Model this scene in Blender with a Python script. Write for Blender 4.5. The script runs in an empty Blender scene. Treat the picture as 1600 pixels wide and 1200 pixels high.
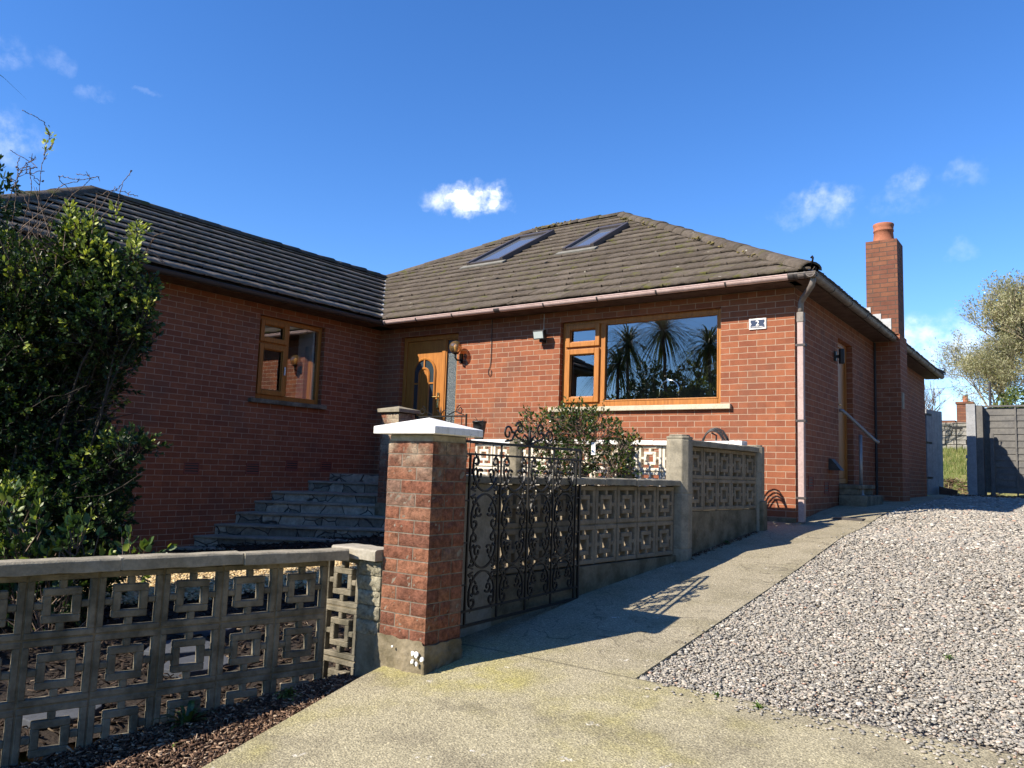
import bpy, math, random
import numpy as np
from mathutils import Vector, Matrix
random.seed(7); RNG = np.random.default_rng(11)
R = math.radians
C = bpy.context.scene.collection
S = bpy.context.scene

# ------------------------------------------------------------------ camera
cam = bpy.data.cameras.new('camera'); camo = bpy.data.objects.new('camera', cam); C.objects.link(camo)
cam.sensor_width = 36; cam.lens = 1231.04 / 1600 * 36; cam.clip_start = .05; cam.clip_end = 2000
yaw, pitch, roll = R(-35.868), R(6.197), R(1.922)
f_ = Vector((math.sin(yaw)*math.cos(pitch), math.cos(yaw)*math.cos(pitch), math.sin(pitch)))
r0 = Vector((math.cos(yaw), -math.sin(yaw), 0)); u0 = r0.cross(f_)
r_ = math.cos(roll)*r0 + math.sin(roll)*u0; u_ = -math.sin(roll)*r0 + math.cos(roll)*u0
m = Matrix((r_, u_, -f_)).transposed().to_4x4(); m.translation = Vector((2.6757, -9.3396, .4439))
camo.matrix_world = m
S.camera = camo

# ------------------------------------------------------------------ node helpers
class NT:
    def __init__(s, tree): s.t = tree; s.n = tree.nodes; s.l = tree.links
    def new(s, typ, **kw):
        n = s.n.new(typ)
        for k, v in kw.items(): setattr(n, k, v)
        return n
    def put(s, sock, v):
        if hasattr(v, 'is_linked'): s.l.new(v, sock)
        else: sock.default_value = v
    def math(s, op, a, b=None, c=None, clamp=False):
        n = s.new('ShaderNodeMath', operation=op, use_clamp=clamp)
        for i, v in enumerate((a, b, c)):
            if v is not None: s.put(n.inputs[i], v)
        return n.outputs[0]
    def vmath(s, op, a, b=None):
        n = s.new('ShaderNodeVectorMath', operation=op)
        s.put(n.inputs[0], a)
        if b is not None: s.put(n.inputs[1], b)
        return n.outputs['Value'] if op in ('DOT_PRODUCT', 'LENGTH', 'DISTANCE') else n.outputs['Vector']
    def mix(s, f, a, b, mode='MIX'):
        n = s.new('ShaderNodeMix', data_type='RGBA', blend_type=mode)
        s.put(n.inputs[0], f)
        for i, v in ((6, a), (7, b)):
            if isinstance(v, (tuple, list)) and len(v) == 3: v = (*v, 1)
            s.put(n.inputs[i], v)
        return n.outputs[2]
    def noise(s, vec, scale, detail=4, rough=.55, col=False, lac=2):
        n = s.new('ShaderNodeTexNoise'); s.put(n.inputs['Vector'], vec)
        n.inputs['Scale'].default_value = scale; n.inputs['Detail'].default_value = detail
        n.inputs['Roughness'].default_value = rough; n.inputs['Lacunarity'].default_value = lac
        return n.outputs['Color' if col else 'Fac']
    def ramp(s, f, stops):
        n = s.new('ShaderNodeValToRGB'); s.put(n.inputs[0], f); e = n.color_ramp.elements
        while len(e) < len(stops): e.new(.5)
        for i, (p, c) in enumerate(stops):
            e[i].position = p
            e[i].color = (c, c, c, 1) if not isinstance(c, (tuple, list)) else (*c, 1)
        return n.outputs['Color']
    def smooth(s, v, a, b, c=0., d=1.):
        n = s.new('ShaderNodeMapRange', interpolation_type='SMOOTHSTEP')
        s.put(n.inputs[0], v)
        for i, q in enumerate((a, b, c, d)): n.inputs[i+1].default_value = q
        return n.outputs[0]

# ------------------------------------------------------------------ world, sun, exposure
SUN_EL, SUN_AZ = 37.8, 27.5            # light travels towards +X*sin(az), +Y*cos(az)
to_sun = Vector((-math.sin(R(SUN_AZ))*math.cos(R(SUN_EL)), -math.cos(R(SUN_AZ))*math.cos(R(SUN_EL)), math.sin(R(SUN_EL))))
w = bpy.data.worlds.new('World'); S.world = w; w.use_nodes = True
W = NT(w.node_tree); W.n.clear()
sky = W.new('ShaderNodeTexSky', sky_type='NISHITA'); sky.sun_disc = False
sky.sun_elevation = R(SUN_EL); sky.sun_rotation = math.atan2(to_sun.x, to_sun.y)
sky.air_density = 1.0; sky.dust_density = .0; sky.ozone_density = 4.5; sky.altitude = 900
hs = W.new('ShaderNodeHueSaturation'); hs.inputs['Hue'].default_value = .508; hs.inputs['Saturation'].default_value = 1.21; hs.inputs['Value'].default_value = 1.22
W.put(hs.inputs['Color'], sky.outputs[0])
dirv = W.new('ShaderNodeTexCoord').outputs['Generated']
# small fair-weather clouds: (direction, half width, half height, density)
CLOUDS = [((-.603,.727,.326),.050,.018,1.0), ((-.580,.745,.333),.030,.022,1.0), ((-.622,.712,.324),.03,.012,.6), ((-.231,.920,.319),.042,.018,.44), ((-.245,.915,.305),.045,.014,.30), ((-.157,.937,.312),.040,.016,.20),
          ((-.140,.933,.331),.020,.016,.32), ((-.088,.939,.333),.022,.018,.22), ((-.872,.296,.402),.035,.018,.30), ((-.902,.312,.326),.055,.03,.40),
          ((-.846,.346,.406),.016,.012,.16), ((-.838,.384,.384),.018,.009,.2), ((-.813,.427,.396),.010,.006,.13), ((-.150,.982,.148),.17,.040,.8), ((-.07,.99,.11),.2,.05,.6), ((-.099,.962,.255),.016,.012,.16)]
acc = None
nz = W.noise(dirv, 22, 7, .62); nz2 = W.noise(dirv, 75, 5, .6)
wob = W.vmath('SUBTRACT', W.noise(dirv, 26, 5, .6, col=True), (.5, .5, .5))
wsc = W.new('ShaderNodeVectorMath', operation='SCALE'); W.put(wsc.inputs[0], wob); wsc.inputs['Scale'].default_value = .05
dw = W.vmath('ADD', dirv, wsc.outputs['Vector'])
for d, hw, hh, den in CLOUDS:
    d = Vector(d).normalized(); tx = Vector((d.y, -d.x, 0)).normalized(); ty = tx.cross(d)
    dv = W.vmath('SUBTRACT', dw, tuple(d))
    a = W.vmath('DOT_PRODUCT', dv, tuple(tx/hw)); b = W.vmath('DOT_PRODUCT', dv, tuple(ty/hh))
    rr = W.math('ADD', W.math('MULTIPLY', a, a), W.math('MULTIPLY', b, b))
    front = W.math('GREATER_THAN', W.vmath('DOT_PRODUCT', dirv, tuple(d)), 0.)
    k = W.math('MULTIPLY', W.math('MULTIPLY', W.smooth(rr, 1.5, .0), den), front)
    acc = k if acc is None else W.math('MAXIMUM', acc, k)
det = W.math('ADD', W.math('MULTIPLY', nz, .7), W.math('MULTIPLY', nz2, .4))
cm = W.math('MULTIPLY', W.math('POWER', acc, 1.15), W.smooth(det, .42, .80), clamp=True)
cm = W.math('MULTIPLY', W.math('MAXIMUM', cm, W.math('MULTIPLY', W.smooth(acc, .72, 1.), W.smooth(det, .34, .66))), .93, clamp=True)
skyc = W.mix(cm, hs.outputs[0], (8.2, 8.4, 8.8, 1))
bg = W.new('ShaderNodeBackground'); W.put(bg.inputs[0], skyc); bg.inputs[1].default_value = .10
out = W.new('ShaderNodeOutputWorld'); W.l.new(bg.outputs[0], out.inputs[0])
sl = bpy.data.lights.new('sun', 'SUN'); sl.energy = 5.0; sl.angle = R(.5); sl.color = (1, .90, .76)
slo = bpy.data.objects.new('sun', sl); C.objects.link(slo)
slo.rotation_euler = to_sun.to_track_quat('Z', 'Y').to_euler(); slo.location = (-20, -40, 40)
S.view_settings.view_transform = 'Standard'; S.view_settings.look = 'None'
S.view_settings.exposure = .98; S.view_settings.gamma = 1; S.view_settings.use_curve_mapping = False
S.render.engine = 'CYCLES'
S.cycles.max_bounces = 8; S.cycles.transparent_max_bounces = 16; S.cycles.caustics_reflective = False; S.cycles.caustics_refractive = False

# ------------------------------------------------------------------ object helpers
ORG = {}
def tag(o, label=None, cat=None, group=None, kind=None):
    if label: o['label'] = label
    if cat: o['category'] = cat
    if group: o['group'] = group
    if kind: o['kind'] = kind
    return o
def thing(name, label, cat, loc=(0, 0, 0), rz=0, group=None):
    o = bpy.data.objects.new(name, None); C.objects.link(o); o.empty_display_size = .1
    o.location = loc; o.rotation_euler = (0, 0, rz); ORG[o.name] = Vector(loc)
    return tag(o, label, cat, group)
def link(name, me, mats, parent=None, smooth=False):
    o = bpy.data.objects.new(name, me); C.objects.link(o)
    for mt in (mats if isinstance(mats, (list, tuple)) else [mats]): me.materials.append(mt)
    if smooth:
        me.polygons.foreach_set('use_smooth', [True]*len(me.polygons))
    if parent is not None:
        o.parent = parent; ORG[o.name] = ORG[parent.name]
    else: ORG[o.name] = Vector((0, 0, 0))
    return o
class MB:
    """collects polygons in world metres"""
    def __init__(s): s.v = []; s.f = []; s.mi = []; s.uvd = {}
    def add(s, vs, fs, mi=0):
        b = len(s.v); s.v += [tuple(p) for p in vs]
        for q in fs: s.f.append(tuple(b+i for i in q)); s.mi.append(mi)
        return s
    def box(s, x0, y0, z0, x1, y1, z1, mi=0):
        x0, x1 = sorted((x0, x1)); y0, y1 = sorted((y0, y1)); z0, z1 = sorted((z0, z1))
        return s.add([(x0,y0,z0),(x1,y0,z0),(x1,y1,z0),(x0,y1,z0),(x0,y0,z1),(x1,y0,z1),(x1,y1,z1),(x0,y1,z1)],
                     [(0,3,2,1),(4,5,6,7),(0,1,5,4),(1,2,6,5),(2,3,7,6),(3,0,4,7)], mi)
    def obox(s, o, a, b, c, mi=0):
        """box from corner o along vectors a, b, c (right-handed)"""
        o, a, b, c = map(Vector, (o, a, b, c))
        return s.add([o,o+a,o+a+b,o+b,o+c,o+a+c,o+a+b+c,o+b+c], [(0,3,2,1),(4,5,6,7),(0,1,5,4),(1,2,6,5),(2,3,7,6),(3,0,4,7)], mi)
    def prism(s, pts, z0, z1, mi=0):
        n = len(pts)
        zl = z0 if hasattr(z0, '__len__') else [z0]*n; zh = z1 if hasattr(z1, '__len__') else [z1]*n
        vs = [(p[0],p[1],zl[i]) for i, p in enumerate(pts)] + [(p[0],p[1],zh[i]) for i, p in enumerate(pts)]
        return s.add(vs, [tuple(range(n-1,-1,-1)), tuple(range(n,2*n))] + [(i,(i+1)%n,n+(i+1)%n,n+i) for i in range(n)], mi)
    def extr(s, prof, origin, ax, ay, along, mi=0):
        """profile (x,y) list in plane ax,ay at origin, extruded by vector along"""
        o, ax, ay, al = map(Vector, (origin, ax, ay, along)); n = len(prof)
        a = [o+ax*p[0]+ay*p[1] for p in prof]; b = [q+al for q in a]
        return s.add(a+b, [tuple(range(n-1,-1,-1)), tuple(range(n,2*n))] + [(i,(i+1)%n,n+(i+1)%n,n+i) for i in range(n)], mi)
    def tube(s, path, r, n=8, mi=0, closed=False, sq=None):
        P = [Vector(p) for p in path]; k = len(P)
        rs = r if hasattr(r, '__len__') else [r]*k
        rings = []; prev = None
        for i, p in enumerate(P):
            t = (P[(i+1) % k if closed else min(i+1, k-1)] - P[(i-1) if (closed or i) else 0])
            if t.length < 1e-9: t = Vector((0,0,1))
            t.normalize()
            if prev is None:
                h = Vector((0,0,1)) if abs(t.z) < .9 else Vector((1,0,0)); a = t.cross(h).normalized()
            else:
                a = prev - t*prev.dot(t)
                a = a.normalized() if a.length > 1e-6 else t.orthogonal().normalized()
            prev = a; b = t.cross(a)
            rings.append([p + (a*math.cos(2*math.pi*j/n+.785) + b*math.sin(2*math.pi*j/n+.785))*rs[i] for j in range(n)])
        vs = [q for rg in rings for q in rg]; fs = []
        for i in range(k if closed else k-1):
            for j in range(n):
                i2 = (i+1) % k
                fs.append((i*n+j, i*n+(j+1)%n, i2*n+(j+1)%n, i2*n+j))
        if not closed: fs += [tuple(range(n-1,-1,-1)), tuple((k-1)*n+j for j in range(n))]
        return s.add(vs, fs, mi)
    def lathe(s, prof, c, n=20, mi=0):
        c = Vector(c); vs = []; fs = []; k = len(prof)
        for r, z in prof:
            for j in range(n): vs.append(c + Vector((r*math.cos(2*math.pi*j/n), r*math.sin(2*math.pi*j/n), z)))
        for i in range(k-1):
            for j in range(n): fs.append((i*n+j, i*n+(j+1)%n, (i+1)*n+(j+1)%n, (i+1)*n+j))
        fs += [tuple(range(n-1,-1,-1)), tuple((k-1)*n+j for j in range(n))]
        return s.add(vs, fs, mi)
    def mesh(s, name, org=(0,0,0)):
        me = bpy.data.meshes.new(name); o = Vector(org)
        me.from_pydata([tuple(Vector(p)-o) for p in s.v], [], s.f)
        me.polygons.foreach_set('material_index', s.mi)
        uv = me.uv_layers.new(name='metres')
        for p in me.polygons:
            n = p.normal
            for li in p.loop_indices:
                q = s.v[me.loops[li].vertex_index]
                if abs(n.z) > .8: uv.data[li].uv = (q[0], q[1])
                else:
                    t = Vector((-n.y, n.x, 0)).normalized()
                    uv.data[li].uv = (t.x*q[0]+t.y*q[1], q[2])
        me.update(); return me
    def build(s, name, mats, parent=None, smooth=False, bevel=0):
        me = s.mesh(name, ORG[parent.name] if parent is not None else (0,0,0))
        o = link(name, me, mats, parent, smooth)
        if bevel:
            b = o.modifiers.new('bevel', 'BEVEL'); b.width = bevel; b.segments = 2; b.limit_method = 'ANGLE'
        return o
def fast(name, V, F, mat, parent=None, tint=None, smooth=False, org=None):
    """numpy mesh: V (n,3), F (m,k); tint = per-face float attribute"""
    if org is None: org = ORG[parent.name] if parent is not None else (0,0,0)
    V = np.asarray(V, np.float32) - np.array(org, np.float32); F = np.asarray(F, np.int32); k = F.shape[1]
    me = bpy.data.meshes.new(name)
    me.vertices.add(len(V)); me.vertices.foreach_set('co', V.ravel())
    me.loops.add(F.size); me.loops.foreach_set('vertex_index', F.ravel())
    me.polygons.add(len(F)); me.polygons.foreach_set('loop_start', np.arange(0, F.size, k, dtype=np.int32))
    try: me.polygons.foreach_set('loop_total', np.full(len(F), k, np.int32))
    except Exception: pass
    if smooth: me.polygons.foreach_set('use_smooth', np.ones(len(F), bool))
    if tint is not None:
        a = me.attributes.new('tint', 'FLOAT', 'FACE'); a.data.foreach_set('value', np.asarray(tint, np.float32))
    me.update(calc_edges=True); me.validate()
    return link(name, me, mat, parent)

# ------------------------------------------------------------------ materials
def mat(name, base, rough=.8, metal=0, spec=.5, bump=None, noise=None, fn=None):
    mt = bpy.data.materials.new(name); mt.use_nodes = True
    T = NT(mt.node_tree); bs = T.n['Principled BSDF']
    bs.inputs['Roughness'].default_value = rough; bs.inputs['Metallic'].default_value = metal
    bs.inputs['Specular IOR Level'].default_value = spec
    pos = T.new('ShaderNodeNewGeometry').outputs['Position']
    col = (*base, 1)
    if noise:                       # (scale, amount, other colour)
        sc, am, oc = noise
        n1 = T.smooth(T.noise(pos, sc, 6, .6), .35, .68)
        col = T.mix(T.math('MULTIPLY', n1, am), col, (*oc, 1))
        n2 = T.noise(pos, sc*7, 4, .6)
        col = T.mix(.35, col, T.ramp(n2, [(.3, .55), (.7, 1.35)]), 'MULTIPLY')
    T.put(bs.inputs['Base Color'], col)
    if bump:
        b = T.new('ShaderNodeBump'); b.inputs['Strength'].default_value = bump[1]; b.inputs['Distance'].default_value = bump[2]
        T.put(b.inputs['Height'], T.noise(pos, bump[0], 6, .65)); T.l.new(b.outputs[0], bs.inputs['Normal'])
    if fn: fn(T, bs, pos)
    return mt

def brick_mat(name, c1, c2, mortar, dirt=.5, msize=.006, grime=(.10,.07,.055)):
    def fn(T, bs, pos):
        uv = T.new('ShaderNodeUVMap', uv_map='metres').outputs[0]
        wv = T.vmath('SUBTRACT', T.noise(pos, 14, 3, .5, col=True), (.5,.5,.5))
        sc = T.new('ShaderNodeVectorMath', operation='SCALE'); T.put(sc.inputs[0], wv); sc.inputs['Scale'].default_value = .007
        uvw = T.vmath('ADD', uv, sc.outputs['Vector'])
        br = T.new('ShaderNodeTexBrick'); br.offset = .5; br.squash = 1
        T.put(br.inputs['Vector'], uvw)
        for k, v in (('Color1', (*c1,1)), ('Color2', (*c2,1)), ('Mortar', (*mortar,1))): br.inputs[k].default_value = v
        br.inputs['Scale'].default_value = 1; br.inputs['Mortar Size'].default_value = msize
        br.inputs['Mortar Smooth'].default_value = .15; br.inputs['Bias'].default_value = 0.
        br.inputs['Brick Width'].default_value = .225; br.inputs['Row Height'].default_value = .075
        # stray darker / paler individual bricks
        cell = T.new('ShaderNodeTexWhiteNoise', noise_dimensions='2D')
        sp = T.new('ShaderNodeSeparateXYZ'); T.put(sp.inputs[0], uv)
        row = T.math('FLOOR', T.math('DIVIDE', sp.outputs[1], .075))
        off = T.math('MULTIPLY', T.math('MODULO', row, 2), .1125)
        cx = T.math('FLOOR', T.math('DIVIDE', T.math('SUBTRACT', sp.outputs[0], off), .225))
        cb = T.new('ShaderNodeCombineXYZ'); T.put(cb.inputs[0], cx); T.put(cb.inputs[1], row)
        T.put(cell.inputs['Vector'], cb.outputs[0])
        col = T.mix(T.smooth(cell.outputs['Value'], .80, .98, 0, .55), br.outputs['Color'], (c1[0]*.62, c1[1]*.6, c1[2]*.7, 1))
        fine = T.noise(pos, 90, 4, .7); big = T.noise(pos, 1.3, 5, .6); mid = T.noise(pos, 9, 4, .6)
        col = T.mix(.5, col, T.ramp(fine, [(.25, .62), (.75, 1.3)]), 'MULTIPLY')
        col = T.mix(.5, col, T.ramp(mid, [(.3, .75), (.7, 1.2)]), 'MULTIPLY')
        col = T.mix(T.math('MULTIPLY', T.smooth(big, .5, .72), dirt), col, (*grime, 1))
        eff = T.math('MULTIPLY', T.smooth(T.noise(pos, .75, 6, .7), .54, .70), T.smooth(mid, .42, .66))
        col = T.mix(T.math('MULTIPLY', eff, .14), col, (.46,.34,.27,1))
        # mortar stays mortar
        col = T.mix(T.math('MULTIPLY', br.outputs['Fac'], .8), col, T.mix(.35, (*mortar,1), T.ramp(mid, [(.3,.7),(.7,1.2)]), 'MULTIPLY'))
        T.put(bs.inputs['Base Color'], col)
        h = T.math('ADD', T.math('MULTIPLY', br.outputs['Fac'], -1.), T.math('MULTIPLY', fine, .45))
        b = T.new('ShaderNodeBump'); b.inputs['Strength'].default_value = .7; b.inputs['Distance'].default_value = .007
        T.put(b.inputs['Height'], h); T.l.new(b.outputs[0], bs.inputs['Normal'])
    return mat(name, c1, .88, fn=fn, spec=.25)

M = {}
M['brick'] = brick_mat('red_brick', (.285,.101,.048), (.205,.068,.036), (.36,.25,.175), .42, .0045)
M['stackbrick'] = brick_mat('weathered_brick', (.215,.090,.048), (.145,.058,.038), (.09,.062,.047), .85, .006, (.085,.05,.04))
def tile_fn(moss, gain=1.):
    def fn(T, bs, pos):
        at = T.new('ShaderNodeAttribute', attribute_name='tint').outputs['Fac']
        n = T.noise(pos, 16, 6, .65); n2 = T.noise(pos, 60, 4, .7); n3 = T.noise(pos, 1.1, 4, .6); n4 = T.noise(pos, 5.5, 5, .6)
        col = T.mix(at, (.085*gain,.069*gain,.054*gain,1), (.135*gain,.112*gain,.090*gain,1))
        col = T.mix(.8, col, T.ramp(n, [(.3,.6),(.72,1.35)]), 'MULTIPLY')
        col = T.mix(T.math('MULTIPLY', T.smooth(n4, .52, .68), T.smooth(n3, .38, .62)), col, (.085,.085,.022,1)) if moss else col
        col = T.mix(T.math('MULTIPLY', T.smooth(n2, .60, .76), .3), col, (.20,.18,.15,1))
        spots = T.new('ShaderNodeTexVoronoi'); T.put(spots.inputs['Vector'], pos); spots.inputs['Scale'].default_value = 4.5
        lich = T.math('MULTIPLY', T.math('LESS_THAN', spots.outputs['Distance'], .10), T.math('GREATER_THAN', T.noise(pos, 2.5, 3, .6), .55))
        col = T.mix(T.math('MULTIPLY', lich, .8), col, (.42,.40,.34,1))
        T.put(bs.inputs['Base Color'], col)
        b = T.new('ShaderNodeBump'); b.inputs['Strength'].default_value = .75; b.inputs['Distance'].default_value = .012
        T.put(b.inputs['Height'], T.math('ADD', n2, T.math('MULTIPLY', n, 1.2))); T.l.new(b.outputs[0], bs.inputs['Normal'])
    return fn
M['tile'] = mat('concrete_roof_tile', (.1,.09,.08), .95, fn=tile_fn(True, .84), spec=.2)
M['tile_wing_bright'] = mat('brightened_wing_tile', (.1,.09,.08), .95, fn=tile_fn(True, 1.85), spec=.2)  # same roof tile, colour brightened to imitate the lit strips on the wing
M['conc'] = mat('weathered_concrete', (.225,.198,.145), .95, spec=.2, noise=(6, .9, (.075,.070,.050)), bump=(70, .7, .008))
M['conc_pale'] = mat('pale_cement', (.36,.33,.27), .95, spec=.2, noise=(7, .6, (.19,.175,.13)), bump=(60, .6, .006))
M['coping'] = mat('concrete_coping', (.30,.27,.205), .95, spec=.2, noise=(8, .7, (.155,.142,.108)), bump=(80, .6, .006))
M['render'] = mat('old_cement_render', (.22,.185,.125), .95, spec=.2, noise=(6, .9, (.10,.085,.05)), bump=(26, .8, .015))
M['white'] = mat('white_masonry_paint', (.80,.79,.76), .75, spec=.3, noise=(11, .35, (.56,.54,.47)), bump=(50, .3, .003))
def capfn(T, bs, pos):
    mp = T.new('ShaderNodeMapping'); T.put(mp.inputs[0], pos); mp.inputs['Scale'].default_value = (26, 26, 3)
    st = T.smooth(T.noise(mp.outputs[0], 1., 5, .65), .52, .72); pa = T.smooth(T.noise(pos, 9, 6, .7), .50, .64)
    col = T.mix(T.math('MULTIPLY', T.math('MAXIMUM', T.math('MULTIPLY', st, .55), T.math('MULTIPLY', pa, .5)), .75), (.80,.785,.74,1), (.40,.385,.31,1))
    chip = T.math('MULTIPLY', T.smooth(T.noise(pos, 38, 4, .6), .66, .70), .8)
    T.put(bs.inputs['Base Color'], T.mix(chip, col, (.30,.28,.235,1)))
    b = T.new('ShaderNodeBump'); b.inputs['Strength'].default_value = .5; b.inputs['Distance'].default_value = .004; T.put(b.inputs['Height'], T.noise(pos, 42, 6, .7)); T.l.new(b.outputs[0], bs.inputs['Normal'])
M['cappaint'] = mat('worn_white_cap_paint', (.8,.8,.75), .7, fn=capfn, spec=.3)
M['cream'] = mat('cream_masonry_paint', (.70,.64,.53), .85, spec=.2, noise=(9, .35, (.48,.42,.32)), bump=(60, .4, .004))
def oak_fn(T, bs, pos):
    mp = T.new('ShaderNodeMapping'); T.put(mp.inputs[0], pos); mp.inputs['Scale'].default_value = (30, 30, 2.2)
    n = T.noise(mp.outputs[0], 1.6, 5, .6)
    T.put(bs.inputs['Base Color'], T.ramp(n, [(.3, (.27,.100,.018)), (.7, (.42,.168,.034))]))
M['oak'] = mat('golden_oak_plastic', (.4,.18,.035), .48, fn=oak_fn, spec=.3)
M['brownwood'] = mat('brown_stained_timber', (.060,.030,.022), .75, spec=.3, noise=(7, .65, (.13,.085,.06)), bump=(40, .4, .004))
M['gutter'] = mat('faded_brown_gutter', (.58,.43,.385), .55, spec=.4, noise=(6, .5, (.40,.27,.235)))
M['guttergrey'] = mat('weathered_grey_gutter', (.13,.105,.095), .6, spec=.4, noise=(7, .7, (.26,.24,.21)))
M['gutterbrk'] = mat('dark_gutter_bracket', (.035,.03,.03), .6)
M['iron'] = mat('black_wrought_iron', (.006,.006,.006), .5, metal=.0, spec=.35, noise=(30, .25, (.025,.022,.02)), bump=(120, .2, .002))
M['black'] = mat('black_plastic', (.014,.014,.015), .5)
M['lead'] = mat('lead_flashing', (.42,.43,.43), .55, metal=.0, noise=(12, .5, (.28,.28,.27)))
M['terracotta'] = mat('terracotta', (.36,.135,.075), .85, spec=.25, noise=(10, .6, (.22,.09,.05)), bump=(60,.3,.004))
M['galv'] = mat('galvanised_steel', (.30,.31,.32), .5, metal=.6, noise=(20,.4,(.2,.2,.2)))
M['chrome'] = mat('chrome', (.8,.8,.8), .12, metal=1)
M['brass'] = mat('polished_brass', (.75,.58,.28), .22, metal=1)
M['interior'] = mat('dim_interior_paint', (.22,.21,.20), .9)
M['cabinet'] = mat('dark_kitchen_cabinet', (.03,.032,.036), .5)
M['blind'] = mat('pale_window_reveal', (.62,.61,.57), .8)
M['bark'] = mat('grey_brown_bark', (.115,.085,.062), .95, noise=(18,.6,(.06,.045,.035)), bump=(40,.6,.01))
M['twig'] = mat('bare_twig', (.13,.088,.066), .9, noise=(15,.5,(.22,.17,.13)))
M['fence'] = mat('grey_stained_fence_boards', (.145,.140,.128), .85, spec=.25, noise=(6,.5,(.065,.066,.07)), bump=(25,.4,.004))
M['greywood'] = mat('pale_grey_painted_timber', (.30,.31,.32), .75, noise=(6,.6,(.19,.20,.21)), bump=(30,.3,.004))
M['stone'] = mat('rubble_stone', (.27,.26,.24), .95, noise=(4,.7,(.15,.15,.13)), bump=(9,.9,.05))
M['sill'] = mat('cream_stone_sill', (.50,.455,.345), .9, spec=.2, noise=(9,.6,(.34,.31,.23)), bump=(60,.5,.005))
M['steptread'] = mat('blue_slate', (.055,.062,.075), .9, noise=(4,.7,(.035,.04,.05)), bump=(20,.6,.01))
def glass_mat(name, refl=.42, tint=(.9,.93,.95), bumpy=0):
    mt = bpy.data.materials.new(name); mt.use_nodes = True; T = NT(mt.node_tree); T.n.clear()
    lw = T.new('ShaderNodeLayerWeight'); lw.inputs['Blend'].default_value = refl
    f = T.math('MULTIPLY_ADD', lw.outputs['Facing'], .75, .12, clamp=True)
    tr = T.new('ShaderNodeBsdfTransparent'); tr.inputs[0].default_value = (*tint, 1)
    gl = T.new('ShaderNodeBsdfGlossy'); gl.inputs['Roughness'].default_value = .005; gl.inputs[0].default_value = (.95,.97,1,1)
    pos = T.new('ShaderNodeNewGeometry').outputs['Position']
    b = T.new('ShaderNodeBump'); b.inputs['Strength'].default_value = .06; b.inputs['Distance'].default_value = .02
    T.put(b.inputs['Height'], T.noise(pos, 1.6, 1, .4)); T.l.new(b.outputs[0], gl.inputs['Normal'])
    mx = T.new('ShaderNodeMixShader'); T.put(mx.inputs[0], f); T.l.new(tr.outputs[0], mx.inputs[1]); T.l.new(gl.outputs[0], mx.inputs[2])
    o = T.new('ShaderNodeOutputMaterial'); T.l.new(mx.outputs[0], o.inputs[0]); return mt
M['glass'] = glass_mat('window_glass')
def frost_fn(T, bs, pos):
    v = T.new('ShaderNodeTexVoronoi'); T.put(v.inputs['Vector'], pos); v.inputs['Scale'].default_value = 75
    T.put(bs.inputs['Base Color'], T.ramp(v.outputs['Distance'], [(0,(.022,.032,.038)),(.7,(.075,.10,.115))]))
    b = T.new('ShaderNodeBump'); b.inputs['Strength'].default_value = .9; b.inputs['Distance'].default_value = .008
    T.put(b.inputs['Height'], v.outputs['Distance']); T.l.new(b.outputs[0], bs.inputs['Normal'])
M['frost'] = mat('textured_privacy_glass', (.2,.25,.28), .35, fn=frost_fn, spec=.35)
M['leadglass'] = mat('dark_door_glass', (.03,.045,.055), .08, spec=.8)
def leaf_mat(name, stops, rough=.38, trans=.3, spec=.5):
    mt = bpy.data.materials.new(name); mt.use_nodes = True; T = NT(mt.node_tree); bs = T.n['Principled BSDF']
    at = T.new('ShaderNodeAttribute', attribute_name='tint').outputs['Fac']
    col = T.ramp(at, stops); T.put(bs.inputs['Base Color'], col)
    bs.inputs['Roughness'].default_value = rough; bs.inputs['Specular IOR Level'].default_value = spec
    tl = T.new('ShaderNodeBsdfTranslucent'); T.put(tl.inputs[0], T.mix(.6, col, (1.5,1.6,.5,1), 'MULTIPLY'))
    mx = T.new('ShaderNodeMixShader'); mx.inputs[0].default_value = trans
    T.l.new(bs.outputs[0], mx.inputs[1]); T.l.new(tl.outputs[0], mx.inputs[2])
    T.l.new(mx.outputs[0], T.n['Material Output'].inputs[0]); return mt
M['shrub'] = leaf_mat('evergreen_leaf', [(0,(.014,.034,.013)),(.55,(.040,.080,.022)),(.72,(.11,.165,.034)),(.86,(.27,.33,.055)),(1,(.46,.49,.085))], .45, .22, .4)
M['camellia'] = leaf_mat('glossy_camellia_leaf', [(0,(.022,.05,.013)),(.55,(.06,.10,.02)),(.85,(.16,.19,.035)),(1,(.23,.09,.04))], .25, .2, .6)
M['palm'] = leaf_mat('sword_leaf', [(0,(.05,.075,.028)),(1,(.14,.17,.065))], .7, .2, .15)
M['willow'] = leaf_mat('spring_leaf', [(0,(.21,.21,.12)),(.6,(.32,.31,.17)),(1,(.44,.41,.25))], .6, .35)
M['conifer'] = leaf_mat('dark_conifer_leaf', [(0,(.045,.075,.018)),(1,(.17,.21,.04))], .6, .25)
M['grass'] = leaf_mat('grass_blade', [(0,(.07,.11,.02)),(.7,(.17,.21,.045)),(1,(.36,.32,.13))], .6, .35)
M['strap'] = leaf_mat('strap_leaf', [(0,(.03,.07,.018)),(1,(.16,.24,.05))], .4, .25)
M['chip'] = leaf_mat('bark_chip', [(0,(.035,.022,.016)),(.5,(.11,.065,.042)),(.8,(.22,.14,.09)),(1,(.40,.31,.22))], .9, 0, .2)
M['gravel'] = leaf_mat('mixed_gravel', [(0,(.165,.158,.142)),(.2,(.240,.228,.202)),(.5,(.300,.279,.240)),(.7,(.328,.285,.232)),(.86,(.385,.355,.30)),(.96,(.54,.51,.445)),(1,(.34,.20,.14))], .85, 0, .25)
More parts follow.
